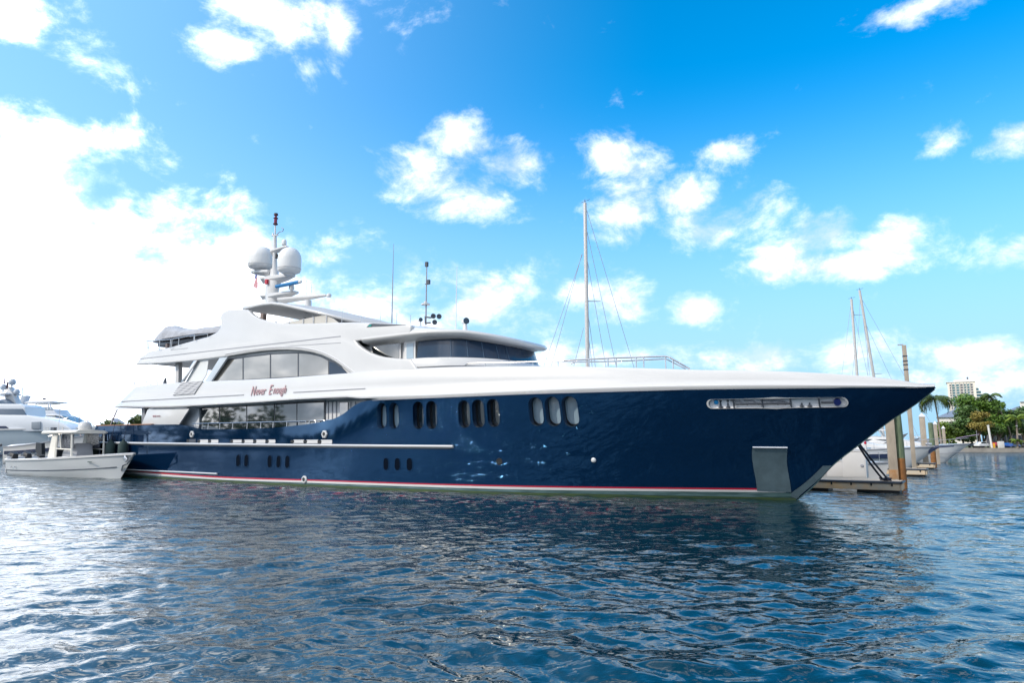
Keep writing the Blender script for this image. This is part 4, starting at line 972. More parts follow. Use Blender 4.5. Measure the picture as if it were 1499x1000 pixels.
palm(at(1490, 192, gz), 8.5, 'short bright green palm at the right edge of the car park', 14, (.4, 0), 3.6, 15, m=LEAF[2])
palm(at(1489, 186, gz), 2.2, 'young yellow green palm on the grass beside the blue cars', 15, (0, 0), 2.2, 12, m=LEAF[2])
palm(at(1463, 207, gz), 11., 'grey green palm crown between the two broad trees and the bent palm', 16, (0, 0), 3., 12)
for i, (x, lab) in enumerate([(1384, 'thin street tree left of the white car'), (1453, 'slim trunked tree right of the white leaning post'), (1463, 'slim trunked tree behind the white sign board'), (1499, 'slim trunked tree at the right edge behind the young palm')]):
    tree(at(x, 196, gz), 7.5, 5, lab, LEAF[i % 2], 30+i, n=900, lift=.45, leaf=.3)
# left bank trees
for i, (x, h, w, m, lab) in enumerate([(150, 7.5, 13, 1, 'low olive tree left of the gabled roof on the left bank'), (164, 9.5, 15, 1, 'round green tree above the yacht transom on the left bank'), (205, 12, 10, 1, 'green tree behind the yacht after column'), (231, 9, 12, 1, 'dark tree seen past the yacht quarter panel')]):
    tree(at(x, 262, gz), h, w, lab, [LEAF[2], mat('leaf_hazed', (.15, .20, .08), .6, col2=(.09, .13, .05), vscale=.4)][m], 50+i, 'trees on the left bank', leaf=.6, n=2200, lift=.1)  # distance haze is mixed into this paler leaf colour
palm(at(194, 260, gz), 10.5, 'palm beside the yacht after column on the left bank', 60, (0, 0), 3.6, 14, group='palms on the left bank')

# tower, low buildings
def pxbox(parent, x0, x1, y0, y1, d, depth, name, m, org, bev=0):
    a = D(x0, y0, d); b = D(x1, y1, d); yr_ = 585 if d > 500 else 625; a.x = D(x0, yr_, d).x; b.x = D(x1, yr_, d).x
    c = Vector(((a.x+b.x)/2, d+depth/2, (a.z+b.z)/2))-org
    return MB().box(c, (abs(b.x-a.x), depth, abs(a.z-b.z))).build(name, m, parent, 30, bevel=bev)
TOWW = mat('tower_render', (.78, .73, .67), .7, var=.08, vscale=.05); TGL = mat('tower_glass', (.07, .20, .25), .15, ior=1.6, var=.5, vscale=.12); TDK = mat('tower_recess', (.10, .11, .14), .4)
ROOFB = mat('blue_grey_roof', (.22, .26, .33), .6, var=.15, vscale=.1); WALLW = mat('white_wall', (.72, .70, .67), .7, var=.06, vscale=.2)
def tower():
    d = 560; org = D(1408, 585, d); org.z = gz; t = empty('tower_block', org, -.58, 'cream high rise tower with blue glass strips rising behind the trees', 'tower block')
    pxbox(t, 1388.5, 1430, 559.5, 650, d, 18, 'wall', TOWW, org)
    pxbox(t, 1396, 1424, 556, 559.6, d+2, 12, 'roof_storey', TOWW, org); pxbox(t, 1411, 1413.5, 552.8, 556.1, d+6, 3, 'roof_plant', TDK, org)
    pxbox(t, 1387.6, 1430.8, 558.7, 559.6, d-.6, 19, 'cornice', WALLW, org)
    cols = [(1392, 1394.5), (1396, 1399.6), (1402, 1406), (1408, 1411.5), (1413.5, 1416), (1418, 1421), (1423, 1426)]
    for ci, (x0, x1) in enumerate(cols):
        for k in range(13):
            y0 = 562.5+k*3.75; w = pxbox(t, x0, x1, y0, y0+2.6, d-.25, .6, 'window', TGL if ci in (1, 2, 4, 5) else TDK, org)
    for ci in (0, 3, 6):
        x0, x1 = cols[ci]
        pxbox(t, x0-.4, x1+.4, 562, 611, d-.1, .3, 'balcony_shaft', TOWW, org)
    for x in (1395.2, 1400.8, 1407, 1412.5, 1417, 1422): pxbox(t, x-.35, x+.35, 560, 612, d-.7, .8, 'pilaster', WALLW, org)
    t.scale = (.84, 1, 1)
    d2 = 600; org2 = D(1438, 585, d2); org2.z = gz; t2 = empty('stepped_block', org2, -.6, 'stepped balcony block right of the cream tower', 'tower block')
    t2.scale = (.83, 1, 1)
    for i, (x1, y0) in enumerate([(1433, 567), (1436, 571.5), (1439, 576), (1441.5, 580.5), (1443.5, 585), (1444.5, 589.5), (1445, 594), (1445.5, 598.5)]):
        pxbox(t2, 1428.5, x1, y0+1.2, y0+4.3, d2+1, 13, 'balcony_recess', TGL, org2); pxbox(t2, 1428.5, x1+.8, y0, y0+1.2, d2, 15, 'balcony_slab', WALLW, org2)
tower()
def shed(x0, x1, ye, yr, d, label, base=652, name='low_building', wall=WALLW, roof=ROOFB, cat='building', depth=20):
    org = at((x0+x1)/2, d, gz); t = empty(name, org, -math.atan2(org.x, org.y), label, cat); t.scale = (math.cos(math.atan2(org.x, org.y)), 1, 1)
    pxbox(t, x0, x1, ye, base, d, depth, 'wall', wall, org)
    a = D(x0-1.5, ye, d-.8); b = D(x1+1.5, ye, d-.8); c = D(x0, yr, d+depth/2); e = D(x1, yr, d+depth/2); a2 = Vector((a.x, d+depth+.8, a.z)); b2 = Vector((b.x, d+depth+.8, b.z))
    MB().add([v-org for v in (a, b, e, c, a2, b2)], [(0, 1, 2, 3), (4, 3, 2, 5), (0, 3, 4), (1, 5, 2)]).build('roof', roof, t, 0)
    return t, org
t, org = shed(1374, 1402, 611, 599, 240, 'low white building with a grey hip roof behind the royal palm')
t, org = shed(1462, 1500, 608, 596, 260, 'long low hall with a blue grey roof right of the bent palm')
for i in range(5): pxbox(t, 1465+i*7, 1469+i*7, 612, 622, 259.7, .4, 'window', TDK, org)
t, org = shed(1496.5, 1530, 588, 586, 250, 'white block cut by the right edge of the photo', roof=WALLW)
t, org = shed(1440, 1530, 632, 629, 214, 'long white pavilion behind the tree trunks of the car park')
for i in range(9): pxbox(t, 1442+i*8, 1448+i*8, 637, 651, 213.7, .4, 'opening', TDK, org)
t, org = shed(128, 143, 630, 624, 270, 'small house with an orange roof on the left bank', roof=mat('orange_tile', (.45, .22, .12), .8, var=.2), name='house', cat='house', depth=10)
pxbox(t, 131, 134, 632, 636, 269.7, .4, 'window', TDK, org)
t, org = shed(170, 181, 620, 613, 275, 'gabled house with a grey roof on the left bank', name='house', cat='house', depth=8)
pxbox(t, 173, 176, 622, 626, 274.7, .4, 'window', TDK, org)
# car park things on the far bank
def car(x, d, L_, col, label, heading=0, h=1.5):
    t = empty('parked_car', at(x, d, gz), heading, label, 'car', 'cars parked on the far shore')
    m = mat('car_'+'_'.join(str(int(c*99)) for c in col), col, .25, coat=1)
    pr = [(-.5, .28), (.5, .28), (.5, .62), (.30, .70), (.14, 1), (-.28, 1), (-.42, .68), (-.5, .64)]
    MB().prism([(a*L_, .15+b*(h-.15)) for a, b in pr], -.88, .88).build('body', m, t, 30, bevel=.08)
    for sg in (-1, 1):
        MB().prism([(a*L_, .15+b*(h-.15)) for a, b in [(.25, .71), (.13, .95), (-.26, .95), (-.36, .71)]], sg*.885, sg*.86).build('window', GLASSD, t, 0)
        for a in (-.31, .31): MB().lathe((a*L_, sg*.8, .32), [(0, -.11), (.32, -.11), (.32, .11), (0, .11)], 14, (0, 1, 0)).build('wheel', BLACK, t, 40)
    MB().box((.245*L_, 0, .15+.83*(h-.15)), (.02, 1.4, .3), Matrix.Rotation(R(-55), 3, 'Y')).build('windscreen', GLASSD, t, 0)
car(1437, 188.5, 3.6, (.7, .7, .7), 'white car parked on the grass below the ochre tree', .25, 1.75)
car(1427, 191, 3.4, (.03, .035, .04), 'dark car half hidden behind the white car', .2, 1.4)
car(1475, 190, 3.6, (.02, .10, .35), 'blue car parked right of the white sign board', .5)
car(1483, 188.5, 3.4, (.04, .10, .35), 'darker blue car nearest the young palm', .3, 1.3)
car(1499, 191, 4, (.05, .05, .06), 'black car cut by the right edge behind the young palm', .1)
car(1458.5, 190, 2.6, (.45, .03, .05), 'red car partly hidden by the white sign board', .9, 1.6)
t = empty('white_post', at(1451.5, 187.5, gz), 0, 'tall white leaning post on the far grass', 'post')
MB().tube((0, 0, 0), (-.45, 0, 6.), .28, .24, 10).build('shaft', WALLW, t); MB().lathe((-.45, 0, 6.0), [(.0, -.02), (.34, 0), (.3, .2), (0, .35)], 10).build('cap', WHITE, t)
tag(MB().box(at(1465, 187.5, gz+.95), (1.7, .25, 1.9)).build('sign_board', WALLW, None, 30, bevel=.03), 'blank white board standing on the far grass between red and blue cars', 'sign board')
tag(MB().box(at(1455, 187.2, gz+.7), (.35, .3, 1.4)).build('yellow_bollard', mat('yellow', (.7, .4, .02), .5), None, 30, bevel=.03), 'small yellow bollard beside the red car', 'bollard')
for i, (x, lab) in enumerate([(1431, 'leftmost slim lamp post behind the white car'), (1491, 'slim lamp post behind the young palm')]):
    t = empty('lamp_post', at(x, 192, gz), 0, lab, 'lamp post', 'lamp posts on the far shore'); MB().tube((0, 0, 0), (0, 0, 6), .1, .06).build('pole', WALLW, t); MB().lathe((0, 0, 6), [(.05, -.1), (.28, .05), (.2, .3), (0, .36)], 10).build('lamp_head', WHITE, t)
# woods round the rest of the harbour, behind the viewer; seen mirrored in hull and windows
def far_wood():
    rng = random.Random(5); mb = MB(); n = len(LOOP)
    pts = LOOP[6:]+LOOP[:1]
    for (x0, y0), (x1, y1) in zip(pts, pts[1:]):
        m = int(math.hypot(x1-x0, y1-y0)/(9 if (y0+y1)/2 > 18 else 4))
        for i in range(m):
            f = (i+rng.random())/m; x, y = x0+(x1-x0)*f, y0+(y1-y0)*f; l = math.hypot(x, y); x += x/l*rng.uniform(4, 16); y += y/l*rng.uniform(4, 16)
            h = (rng.choice([8, 11, 15, 18]) if y > 18 else 3.6)*rng.uniform(.9, 1.1); w = h*.5
            for q in range(3): leaves(mb, (x+rng.uniform(-2, 2), y+rng.uniform(-2, 2), 1.3+h*(.25+.25*q)), (w*(1-.2*q), w*(1-.2*q), h*.24), 45, 1.3, rng)
    tag(mb.build('far_wood', LEAF[1], None, 0), 'dark wood lining the rest of the harbour shore', None, None, 'stuff')
far_wood()

# ------------------------------------------------------------------ docks, piles, lines
def yl(px, py): s, t = toY(G(px, py)); return s, t
def mkroot(name, s, t, label, cat, group=None): return empty(name, toW(s, t, 0), -TH, label, cat, group)
def dock(px, py, length, width, label, top=.55):
    s, t_ = yl(px, py); r = mkroot('finger_dock', s, t_, label, 'dock', 'floating finger docks right of the yacht')
    MB().box((-length/2, width/2, top-.04), (length, width, .08)).build('deck', DECKP, r, 30, bevel=.01)
    mb = MB(); mb.box((-length/2, -.0, top-.26), (length-.1, .10, .34)); mb.build('near_fascia', DOCKF, r, 30, bevel=.01)
    MB().box((-.0, width/2, top-.26), (.10, width-.05, .34)).build('end_fascia', DOCKF, r, 30, bevel=.01)
    MB().box((-length/2+.03, -.06, top-.05), (length+.1, .08, .11)).build('rubbing_strip', DGREY, r, 30, bevel=.02)
    MB().box((.07, width/2, top-.05), (.08, width+.1, .10)).build('end_rubbing_strip', DGREY, r, 30, bevel=.02)
    for i in range(int(length/.9)): MB().box((-.35-i*.9, -.065, top-.17), (.07, .04, .12)).build('bracket', BLACK, r, 0)
    for i in range(int(length/3.2)): MB().box((-1.0-i*3.2, width/2, .1), (1.9, width-.3, .5)).build('float', BLACK, r, 30, bevel=.05)
    return r, s, t_
d1, s1_, t1_ = dock(1319, 722.5, 24, 1.7, 'nearest finger dock with rusty timber fascia under the bow')
d2, s2_, t2_ = dock(1356, 698, 26, 1.5, 'middle finger dock in front of the white boat with a navy stripe')
d3, s3_, t3_ = dock(1368, 687, 26, 1.5, 'farthest finger dock between the two white motor boats')
def pile_c(px, py, wpx, ytop, label, cap=False, d=None):
    b = G(px, py) if d is None else at(px, d, 0); dd = b.y; w = wpx*dd/1000*.74; zt = zpx(ytop, dd)
    t = empty('concrete_pile', b, -TH+.15, label, 'pile', 'square concrete dock piles')
    MB().box((0, 0, (zt-1.2)/2), (w, w, zt+1.2)).build('shaft', CONC, t, 30, bevel=w*.09)
    if cap: MB().rings([[(sx*w*.6*k, sy*w*.6*k, zt+h_) for sx, sy in ((-1, -1), (1, -1), (1, 1), (-1, 1))] for k, h_ in ((1, 0), (1, .08), (.15, .42))]).build('pyramid_cap', WHITE, t, 20)
    return t, b, w, zt
def pile_w(px, py, wpx, ytop, label, d=None):
    b = G(px, py) if d is None else at(px, d, 0); dd = b.y; r = wpx*dd/2000; zt = zpx(ytop, dd)
    t = empty('timber_pile', b, 0, label, 'pile', 'round timber dock piles')
    MB().path([(0, 0, -1), (0, 0, .9), (0.01, 0, 1.6)], [r*1.06, r*1.04, r], 16).build('foot', RUSTP, t, 60); MB().path([(0.01, 0, 1.6), (.02, .0, zt*.6), (0, 0, zt)], [r, r*.98, r*.9], 16).build('shaft', WOODG, t, 60)
    return t
t, b, w, zt = pile_c(1310, 715.5, 15.5, 560, 'nearest thick square concrete pile rising behind the bow')
MB().box((0, 0, .75), (w*1.012, w*1.012, .55)).build('rust_stained_foot', mat('rust_stain', (.42, .33, .25), .85, col2=(.36, .19, .08), vscale=2.2, stretch=(1, 1, .6)), t, 30, bevel=w*.09)
pile_w(1321.5, 715.5, 12, 607, 'nearest round green timber pile with a rusty foot')
t, b, w, zt = pile_c(1339.3, 694, 7.4, 505.5, 'tallest concrete pile whose banded top stands above the bow')
for z in (zt-1.3, zt-1.6, zt-2.0, zt-.9): MB().box((0, 0, z), (w*1.12, w*1.12, .10)).build('band', DGREY, t, 0)
MB().box((-.25, 0, zt+.05), (w*1.3, .12, .08)).build('top_bracket', GREY, t, 0)
pile_c(1356, 686, 9.5, 611, 'concrete pile with a white pyramid cap behind the middle dock', True)
pile_w(1367.6, 684.5, 7, 619, 'round green timber pile standing between the two motor boats')
pile_c(1374, 680, 6, 622, 'small concrete pile right of the capped pile', True)
pile_c(1385, 674, 5, 628, 'most distant square concrete pile near the palm', True)
# dock box, light, cleats, mooring lines
bx = G(1251, 716); s, t_ = toY(bx)
r = mkroot('dock_box', s, t_+.9, 'white locker cabinet with a round handle on the nearest dock', 'dock box')
MB().box((0, 0, .55+.70), (1.15, .8, 1.4)).build('cabinet', WHITE2, r, 30, bevel=.03)
MB().box((0, 0, .55+1.43), (1.2, .85, .06)).build('lid', WHITE, r, 30, bevel=.01)
MB().box((-.0, -.405, .55+.7), (1.02, .02, 1.28)).build('door', WHITE, r, 30, bevel=.01)
MB().lathe((.38, -.41, 1.2), [(.0, .06), (.06, .06), (.09, 0)], 12, (0, -1, 0)).build('handle', GREY, r, 40)
s, t_ = toY(G(1226, 714)); r = mkroot('dock_step_box', s, t_+1.1, 'low white step box left of the locker cabinet', 'step box')
MB().box((0, 0, .55+.42), (1.2, .7, .84)).build('body', WHITE2, r, 30, bevel=.03); MB().box((0, 0, .55+.87), (1.25, .75, .06)).build('lid', WHITE, r, 30, bevel=.01)
s, t_ = toY(G(1269, 716)); r = mkroot('dock_light_post', s, t_+.8, 'thin white post with a red lamp beside the locker cabinet', 'light post')
MB().tube((0, 0, .55), (0, 0, 2.35), .05).build('pole', WHITE, r); MB().lathe((0, 0, 2.35), [(.06, 0), (.07, .1), (0, .16)], 10).build('lamp', RED, r)
def rope(name, pts, r, label, m=ROPE, cat='rope', grp=None, sag=0):
    a, b = Vector(pts[0]), Vector(pts[-1])
    if len(pts) == 2 and sag: pts = [a.lerp(b, i/10)-Vector((0, 0, sag*4*(i/10)*(1-i/10))) for i in range(11)]
    return tag(MB().path(pts, r, 6).build(name, m, None, 60), label, cat, grp)
e1 = toW(s1_-.75, t1_+.25, .62); e2 = toW(s1_-.55, t1_+.5, .62)
rope('mooring_line', [toW(2.5, .0, 2.36), e1], .045, 'dark mooring line from the bow to the dock end, lower of the pair', sag=.08, grp='bow mooring lines')
rope('mooring_line', [toW(2.52, .1, 2.42), e2], .045, 'dark mooring line from the bow to the dock end, upper of the pair', sag=.03, grp='bow mooring lines')
s, t_ = s1_-.65, t1_+.38; r = mkroot('dock_cleat', s, t_, 'dark mooring cleat with coiled rope at the nearest dock end', 'cleat')
MB().box((0, 0, .60), (.18, .1, .1)).path([(-.28, 0, .68), (0, 0, .66), (.28, 0, .68)], .035).build('horn', BLACK, r); MB().path([(.25*math.cos(a)*(1-.01*i), .2*math.sin(a), .58+.004*i) for i, a in enumerate([k*.5 for k in range(30)])], .03, 5).build('rope_coil', ROPE, r)

# ------------------------------------------------------------------ other boats
def hull_mb(L_, B, fs, fb, rk, nx=26, chine=.35, stern_w=.9, full=2.4):
    """x: 0 at the transom .. L at the tip; returns mesh and sheer function"""
    rs = []
    sheer = lambda f: fs+(fb-fs)*f**1.6
    wd = lambda f: B/2*(stern_w+(1-stern_w)*min(1, f*3))*max(0.01, (1-max(0, (f-.35)/.65)**full))
    for i in range(nx+1):
        f = i/nx; f = 1-(1-f)**1.15; zs = sheer(f); w = wd(f); ww = B/2*.86*max(.0, 1-max(0, (f-.25)/.75)**1.7)*stern_w**.3
        x = f*L_; xr = lambda z: x-rk*f**6*(1-max(0, min(1, (z+.4)/(zs+.4))))
        cz = chine*(.6+.9*f*f)
        prof = [(0.0, -.6), (ww*.6, -.45), (ww*.93, 0), (max(ww, w*.8)*(1-f**5*.25), cz), (w*.97, zs*.75+.05), (w, zs-.12), (w+.05*(1-f**6), zs-.06), (w, zs)]
        rs.append([(xr(z), -q, z) for q, z in prof]+[(xr(z), q, z) for q, z in prof[::-1]])
    return MB().rings(rs), sheer, wd
def boat_root(stern, bow, name, label, cat, grp=None):
    v = bow-stern; return empty(name, Vector((stern.x, stern.y, 0)), math.atan2(v.y, v.x), label, cat, grp), Vector((v.x, v.y)).length
def loftx(st, name, m, par, sm=40):
    """stations (x, half width, z0, z1) -> rounded cabin body"""
    rs = []
    for x, w, a, b in st: rs.append([(x, -w, a), (x, -w*.97, a+(b-a)*.55), (x, -w*.88, b-(b-a)*.08), (x, -w*.6, b), (x, w*.6, b), (x, w*.88, b-(b-a)*.08), (x, w*.97, a+(b-a)*.55), (x, w, a)])
    return MB().rings(rs).build(name, m, par, sm)
HULLG = mat('pale_grey_hull', (.66, .68, .70), .25, coat=.6)
# --- centre console boat in front of the yacht's stern
st_, bw_ = G(38, 694), G(174, 700.8)
L0 = (bw_-st_).length; ccr, _ = boat_root(st_, bw_, 'centre_console_boat', 'white open centre console boat with three outboards moored off the yacht stern', 'motor boat')
LT = L0+1.75; B0 = 3.4
zS = [(14, 678), (35, 671.5), (60, 669), (100, 665.5), (150, 662.6), (185, 663.2), (197, 667)]
mb, shf, wdf = hull_mb(LT, B0, 1.15, 1.72, 1.9, chine=.5)
MBH = mb.build('hull', HULLG, ccr, 35)
def cc_strip(z_of, w, name, m, off=.02, f0=0, f1=.97):
    rs = []
    for i in range(41):
        f = f0+(f1-f0)*i/40; x = f*LT; z = z_of(f); q = wdf(f)
        # half width at z between chine and sheer
        cz = .55*(.6+.9*f*f); zs = shf(f); ww = B0/2*.86*max(.0, 1-max(0, (f-.25)/.75)**1.7)*.9**.3; wc = max(ww, q*.8)*(1-f**5*.25)
        k = max(0, min(1, (z-cz)/max(.05, zs*.75+.05-cz))); ww_ = wc+(q*.97-wc)*k; xr = x-1.9*f**6*(1-max(0, min(1, (z+.4)/(zs+.4))))
        rs.append([(xr, -ww_-off, z-w/2), (xr, -ww_-off, z+w/2), (xr, -ww_+.05, z+w/2), (xr, -ww_+.05, z-w/2)])
    return MB().rings(rs).build(name, m, ccr, 30)
cc_strip(lambda f: .55*(.6+.9*f*f)+.02, .07, 'chine_stripe', DGREY, .03, .0, .93)
rs = []
for i in range(31):
    f = i/30*.995; x = f*LT; z = shf(f); q = wdf(f); rs.append([(x, -q-.06, z-.10), (x, -q-.07, z+.02), (x, -q+.02, z+.06), (x, -max(0, q-.38), z+.05), (x, -max(0, q-.38), z-.05)])
mb = MB().rings(rs, cap=True).rings([[(a, -b, c) for a, b, c in r] for r in rs]); mb.build('gunwale', WHITE, ccr, 40)
rs = []
for i in range(20): f = .02+i/19*.95; rs.append([(f*LT, -max(.02, wdf(f)-.3), shf(f)-.45 if f < .62 else shf(f)-.05), (f*LT, max(.02, wdf(f)-.3), shf(f)-.45 if f < .62 else shf(f)-.05)])
MB().rings(rs, cap=False, closed=False).build('deck', WHITE2, ccr, 30)
MB().box((.06, 0, .75), (.12, B0*.86, 1.2)).build('transom', WHITE2, ccr, 30, bevel=.03)
for k, y in enumerate((-.95, 0, .95)):
    mo = loftx([(-.75, .18, .9, 1.55), (-.6, .27, .75, 1.9), (-.1, .29, .78, 2.02), (.25, .2, .95, 1.85)], 'outboard', BLACK, ccr, 50)
    mo.location.y = y; mo.location.z = -.28
    MB().rings([[(x, sg*w, z) for sg, w in ((-1, .1), (1, .1))]+[] for x, z in ()] or [[(-.5, -.09, .9), (-.5, .09, .9), (-.2, .09, .9), (-.2, -.09, .9)], [(-.5, -.07, -.5), (-.5, .07, -.5), (-.25, .07, -.5), (-.25, -.07, -.5)]]).build('leg', DGREY, mo, 30)
    MB().box((-.3, -.285 if k == 0 else -.285, 1.62), (.5, .015, .12)).build('cowl_stripe', GREY, mo, 0)
fx = lambda px: (px-15)/(174-15)*L0   # rough along-boat position
kx = lambda px: toX(px)
def toX(px, off=-1.5):
    """distance along the boat where its near side crosses a picture column"""
    if px > 57: px = 57+(px-57)*.70
    v = (bw_-st_).normalized(); n_ = Vector((v.y, -v.x, 0)); o = st_+n_*1.2; r_ = ray(px, HZ)
    # intersect column plane r_.x*y - r_.y*x = 0
    return -(o.x*r_[1]-o.y*r_[0])/(v.x*r_[1]-v.y*r_[0])
zc_ = lambda py: zpx(py, (st_.y+bw_.y)/2-1)
xa, xb = toX(80), toX(126)
tz = zc_(634); 
rs = []
for x, w in ((toX(57), 1.0), (toX(62), 1.25), (toX(80), 1.35), (toX(110), 1.35), (toX(124), 1.25), (toX(127), 1.0)): rs.append([(x, -w, tz-.05), (x, -w-.04, tz+.03), (x, -w+.1, tz+.16), (x, 0, tz+.24), (x, w-.1, tz+.16), (x, w+.04, tz+.03), (x, w, tz-.05)])
top = MB().rings(rs).build('hardtop', CREAM, ccr, 40)
for sg in (-1, 1):
    MB().add([(toX(76), sg*1.15, 1.3), (toX(90), sg*1.15, 1.3), (toX(90.5), sg*1.15, tz-.02), (toX(82), sg*1.15, tz-.02), (toX(76), sg*1.07, 1.3), (toX(90), sg*1.07, 1.3), (toX(90.5), sg*1.07, tz-.02), (toX(82), sg*1.07, tz-.02)], [(0, 1, 2, 3), (4, 7, 6, 5), (0, 4, 5, 1), (1, 5, 6, 2), (2, 6, 7, 3), (3, 7, 4, 0)]).build('hardtop_side', CREAM, ccr, 30)
    MB().path([(toX(124.5), sg*1.1, 1.35), (toX(123), sg*1.1, 2.2), (toX(121), sg*1.1, tz)], .07).path([(toX(92), sg*1.12, 1.4), (toX(92), sg*1.12, tz)], .06).path([(toX(101), sg*1.1, 2.0), (toX(96), sg*1.1, tz)], .05).path([(toX(92), sg*1.12, 2.0), (toX(124), sg*1.1, 1.95)], .05).build('hardtop_frame', CREAM, ccr)
loftx([(toX(93), .75, 1.0, 2.0), (toX(97), .8, 1.0, 2.25), (toX(112), .75, 1., 2.4), (toX(118), .6, 1., 1.9)], 'console', mat('console_grey', (.30, .31, .34), .4), ccr)
MB().prism([(toX(94), 2.05), (toX(121), 2.05), (toX(118), tz-.1), (toX(94), tz-.1)], -.9, -.86).prism([(toX(94), 2.05), (toX(121), 2.05), (toX(118), tz-.1), (toX(94), tz-.1)], .86, .9).build('windscreen', mat('smoked_screen', (.10, .11, .14), .08, ior=1.6, alpha=.75), ccr, 0)
loftx([(toX(66), .85, .9, 1.75), (toX(70), .9, .9, 2.15), (toX(77), .9, .9, 2.1), (toX(80), .8, .9, 1.7)], 'rear_seat', DGREY, ccr)
MB().add([(toX(49), -.6, 1.95), (toX(56), -.6, 1.6), (toX(60), -.6, 1.7), (toX(57), -.6, 2.55), (toX(49), -.6, 2.6), (toX(49), -.35, 1.95), (toX(56), -.35, 1.6), (toX(60), -.35, 1.7), (toX(57), -.35, 2.55), (toX(49), -.35, 2.6)], [(0, 1, 2, 3, 4), (9, 8, 7, 6, 5), (0, 5, 6, 1), (1, 6, 7, 2), (2, 7, 8, 3), (3, 8, 9, 4), (4, 9, 5, 0)]).build('raised_outboard_cowl', BLACK, ccr, 30).location = (-1.0, 0, -.15)
MB().lathe((toX(113), 0, tz+.22), [(0, 0), (.42, .02), (.46, .2), (.4, .5), (.2, .6), (0, .62)], 18).build('radar_dome', WHITE, ccr, 60)
MB().tube((toX(85.5), -.9, tz), (toX(85), -.9, tz+2.0), .025, .012, 5).build('whip_aerial', WHITE, ccr)
for i, px in enumerate((60, 64, 68, 98)): MB().tube((toX(px), -1.0, tz+.15), (toX(px)-.03, -1.0, tz+.42), .06).build('rod_holder', WHITE, ccr)
MB().box((toX(78.5), -1.0, tz+.3), (.5, .2, .22)).build('top_lights', DGREY, ccr)
MB().path([(LT-.05, -.1, shf(1)-.1), (LT-.35, -.3, shf(1)-.7), (LT-.9, -.25, .9), (LT-1.3, -.1, .55)], .06, 6).build('anchor_chain', STEEL, ccr)
MB().box((LT-.55, -.32, 1.35), (.45, .06, .3), Matrix.Rotation(R(35), 3, 'Y')).build('anchor', STEEL, ccr, 30, bevel=.02)
MB().box((LT*.77, -wdf(.77)-.03, 1.12), (.55, .03, .05)).build('hull_lettering', mat('green_black', (.01, .05, .04), .5), ccr)
for px in (28, 33.5): MB().lathe((toX(px), -1.55, .62), [(.06, 0), (.06, .05), (0, .05)], 8, (0, -1, 0)).build('hull_fitting', STEEL, ccr)
rope('mooring_line', [toW(-STERN+.6, -5.0, 2.55), toW(-STERN+1, -5.3, 1.2), toW(-STERN+2.2, -6.3, 1.35)], .03, 'pale line from the yacht quarter to the centre console boat', ROPEW)
# fenders hanging on the yacht side
for i, (x, y0, y1, lab) in enumerate([(139, 646, 667, 'leftmost dark fender hanging at the yacht corner'), (162, 648, 668, 'middle of the three dark fenders at the yacht stern'), (180.5, 648, 668, 'rightmost of the three dark fenders at the yacht stern')]):
    s, z = YP(x, (y0+y1)/2, lambda a, b: bh(a, b)+.35); s = max(s, -STERN-.3)
    t = empty('fender', toW(s, -bh(s, 2)-.38, z), -TH, lab, 'fender', 'dark fenders along the yacht quarter')
    MB().lathe((0, 0, -.62), [(0, 0), (.16, .03), (.32, .2), (.33, .95), (.2, 1.15), (.08, 1.22), (.08, 1.32), (0, 1.34)], 16).build('cover', FEND, t, 60)
    MB().tube((0, 0, .7), (0, .2, 2.0 if i else 1.5), .02).build('lanyard', ROPE, t)
# covered tender on the sun deck
def tender():
    T3 = lambda s, z: 3.2
    topp = [YP(x, y, T3) for x, y in catmull([(217, 497), (224, 488), (237, 476), (242, 474.8), (262, 479.2), (280, 479.6), (300, 477), (312, 474.6), (318, 476.5), (323, 479.5)], 4)]
    s0_, z0 = YP(217, 499, T3); s1_2, z1 = YP(323, 483, T3); c = toW((s0_+s1_2)/2, -2.4, z0)
    r = empty('covered_tender', c, -TH, 'tender boat under a creased pale grey cover on the after sun deck', 'tender'); rs = []
    rng = random.Random(2)
    for s, z in topp:
        f = (s-s0_)/(s1_2-s0_); zb = z0-.1; w = 1.15*min(1, .35+2.2*min(f+.02, 1.02-f))
        q = []
        for k in range(13):
            a = math.pi*k/12; q.append((s-(s0_+s1_2)/2, -.8*0+-w*math.cos(a)*(1+.04*math.sin(k*3+f*20)), zb-z0+(z-zb)*(math.sin(a)**.75)*(1+.03*math.sin(f*30+k))-.0))
        rs.append(q)
    MB().rings(rs).build('cover', COVER, r, 60)
    MB().box((0, 0, -.35), ((s1_2-s0_)*.8, 1.2, .35)).build('hull_bottom', DGREY, r, 30, bevel=.12)
    for x in (-2.1, 1.6): MB().box((x, 0, -.6), (.25, 1.6, .35)).build('chock', mat('chock_brown', (.15, .12, .12), .6), r, 30)
tender()

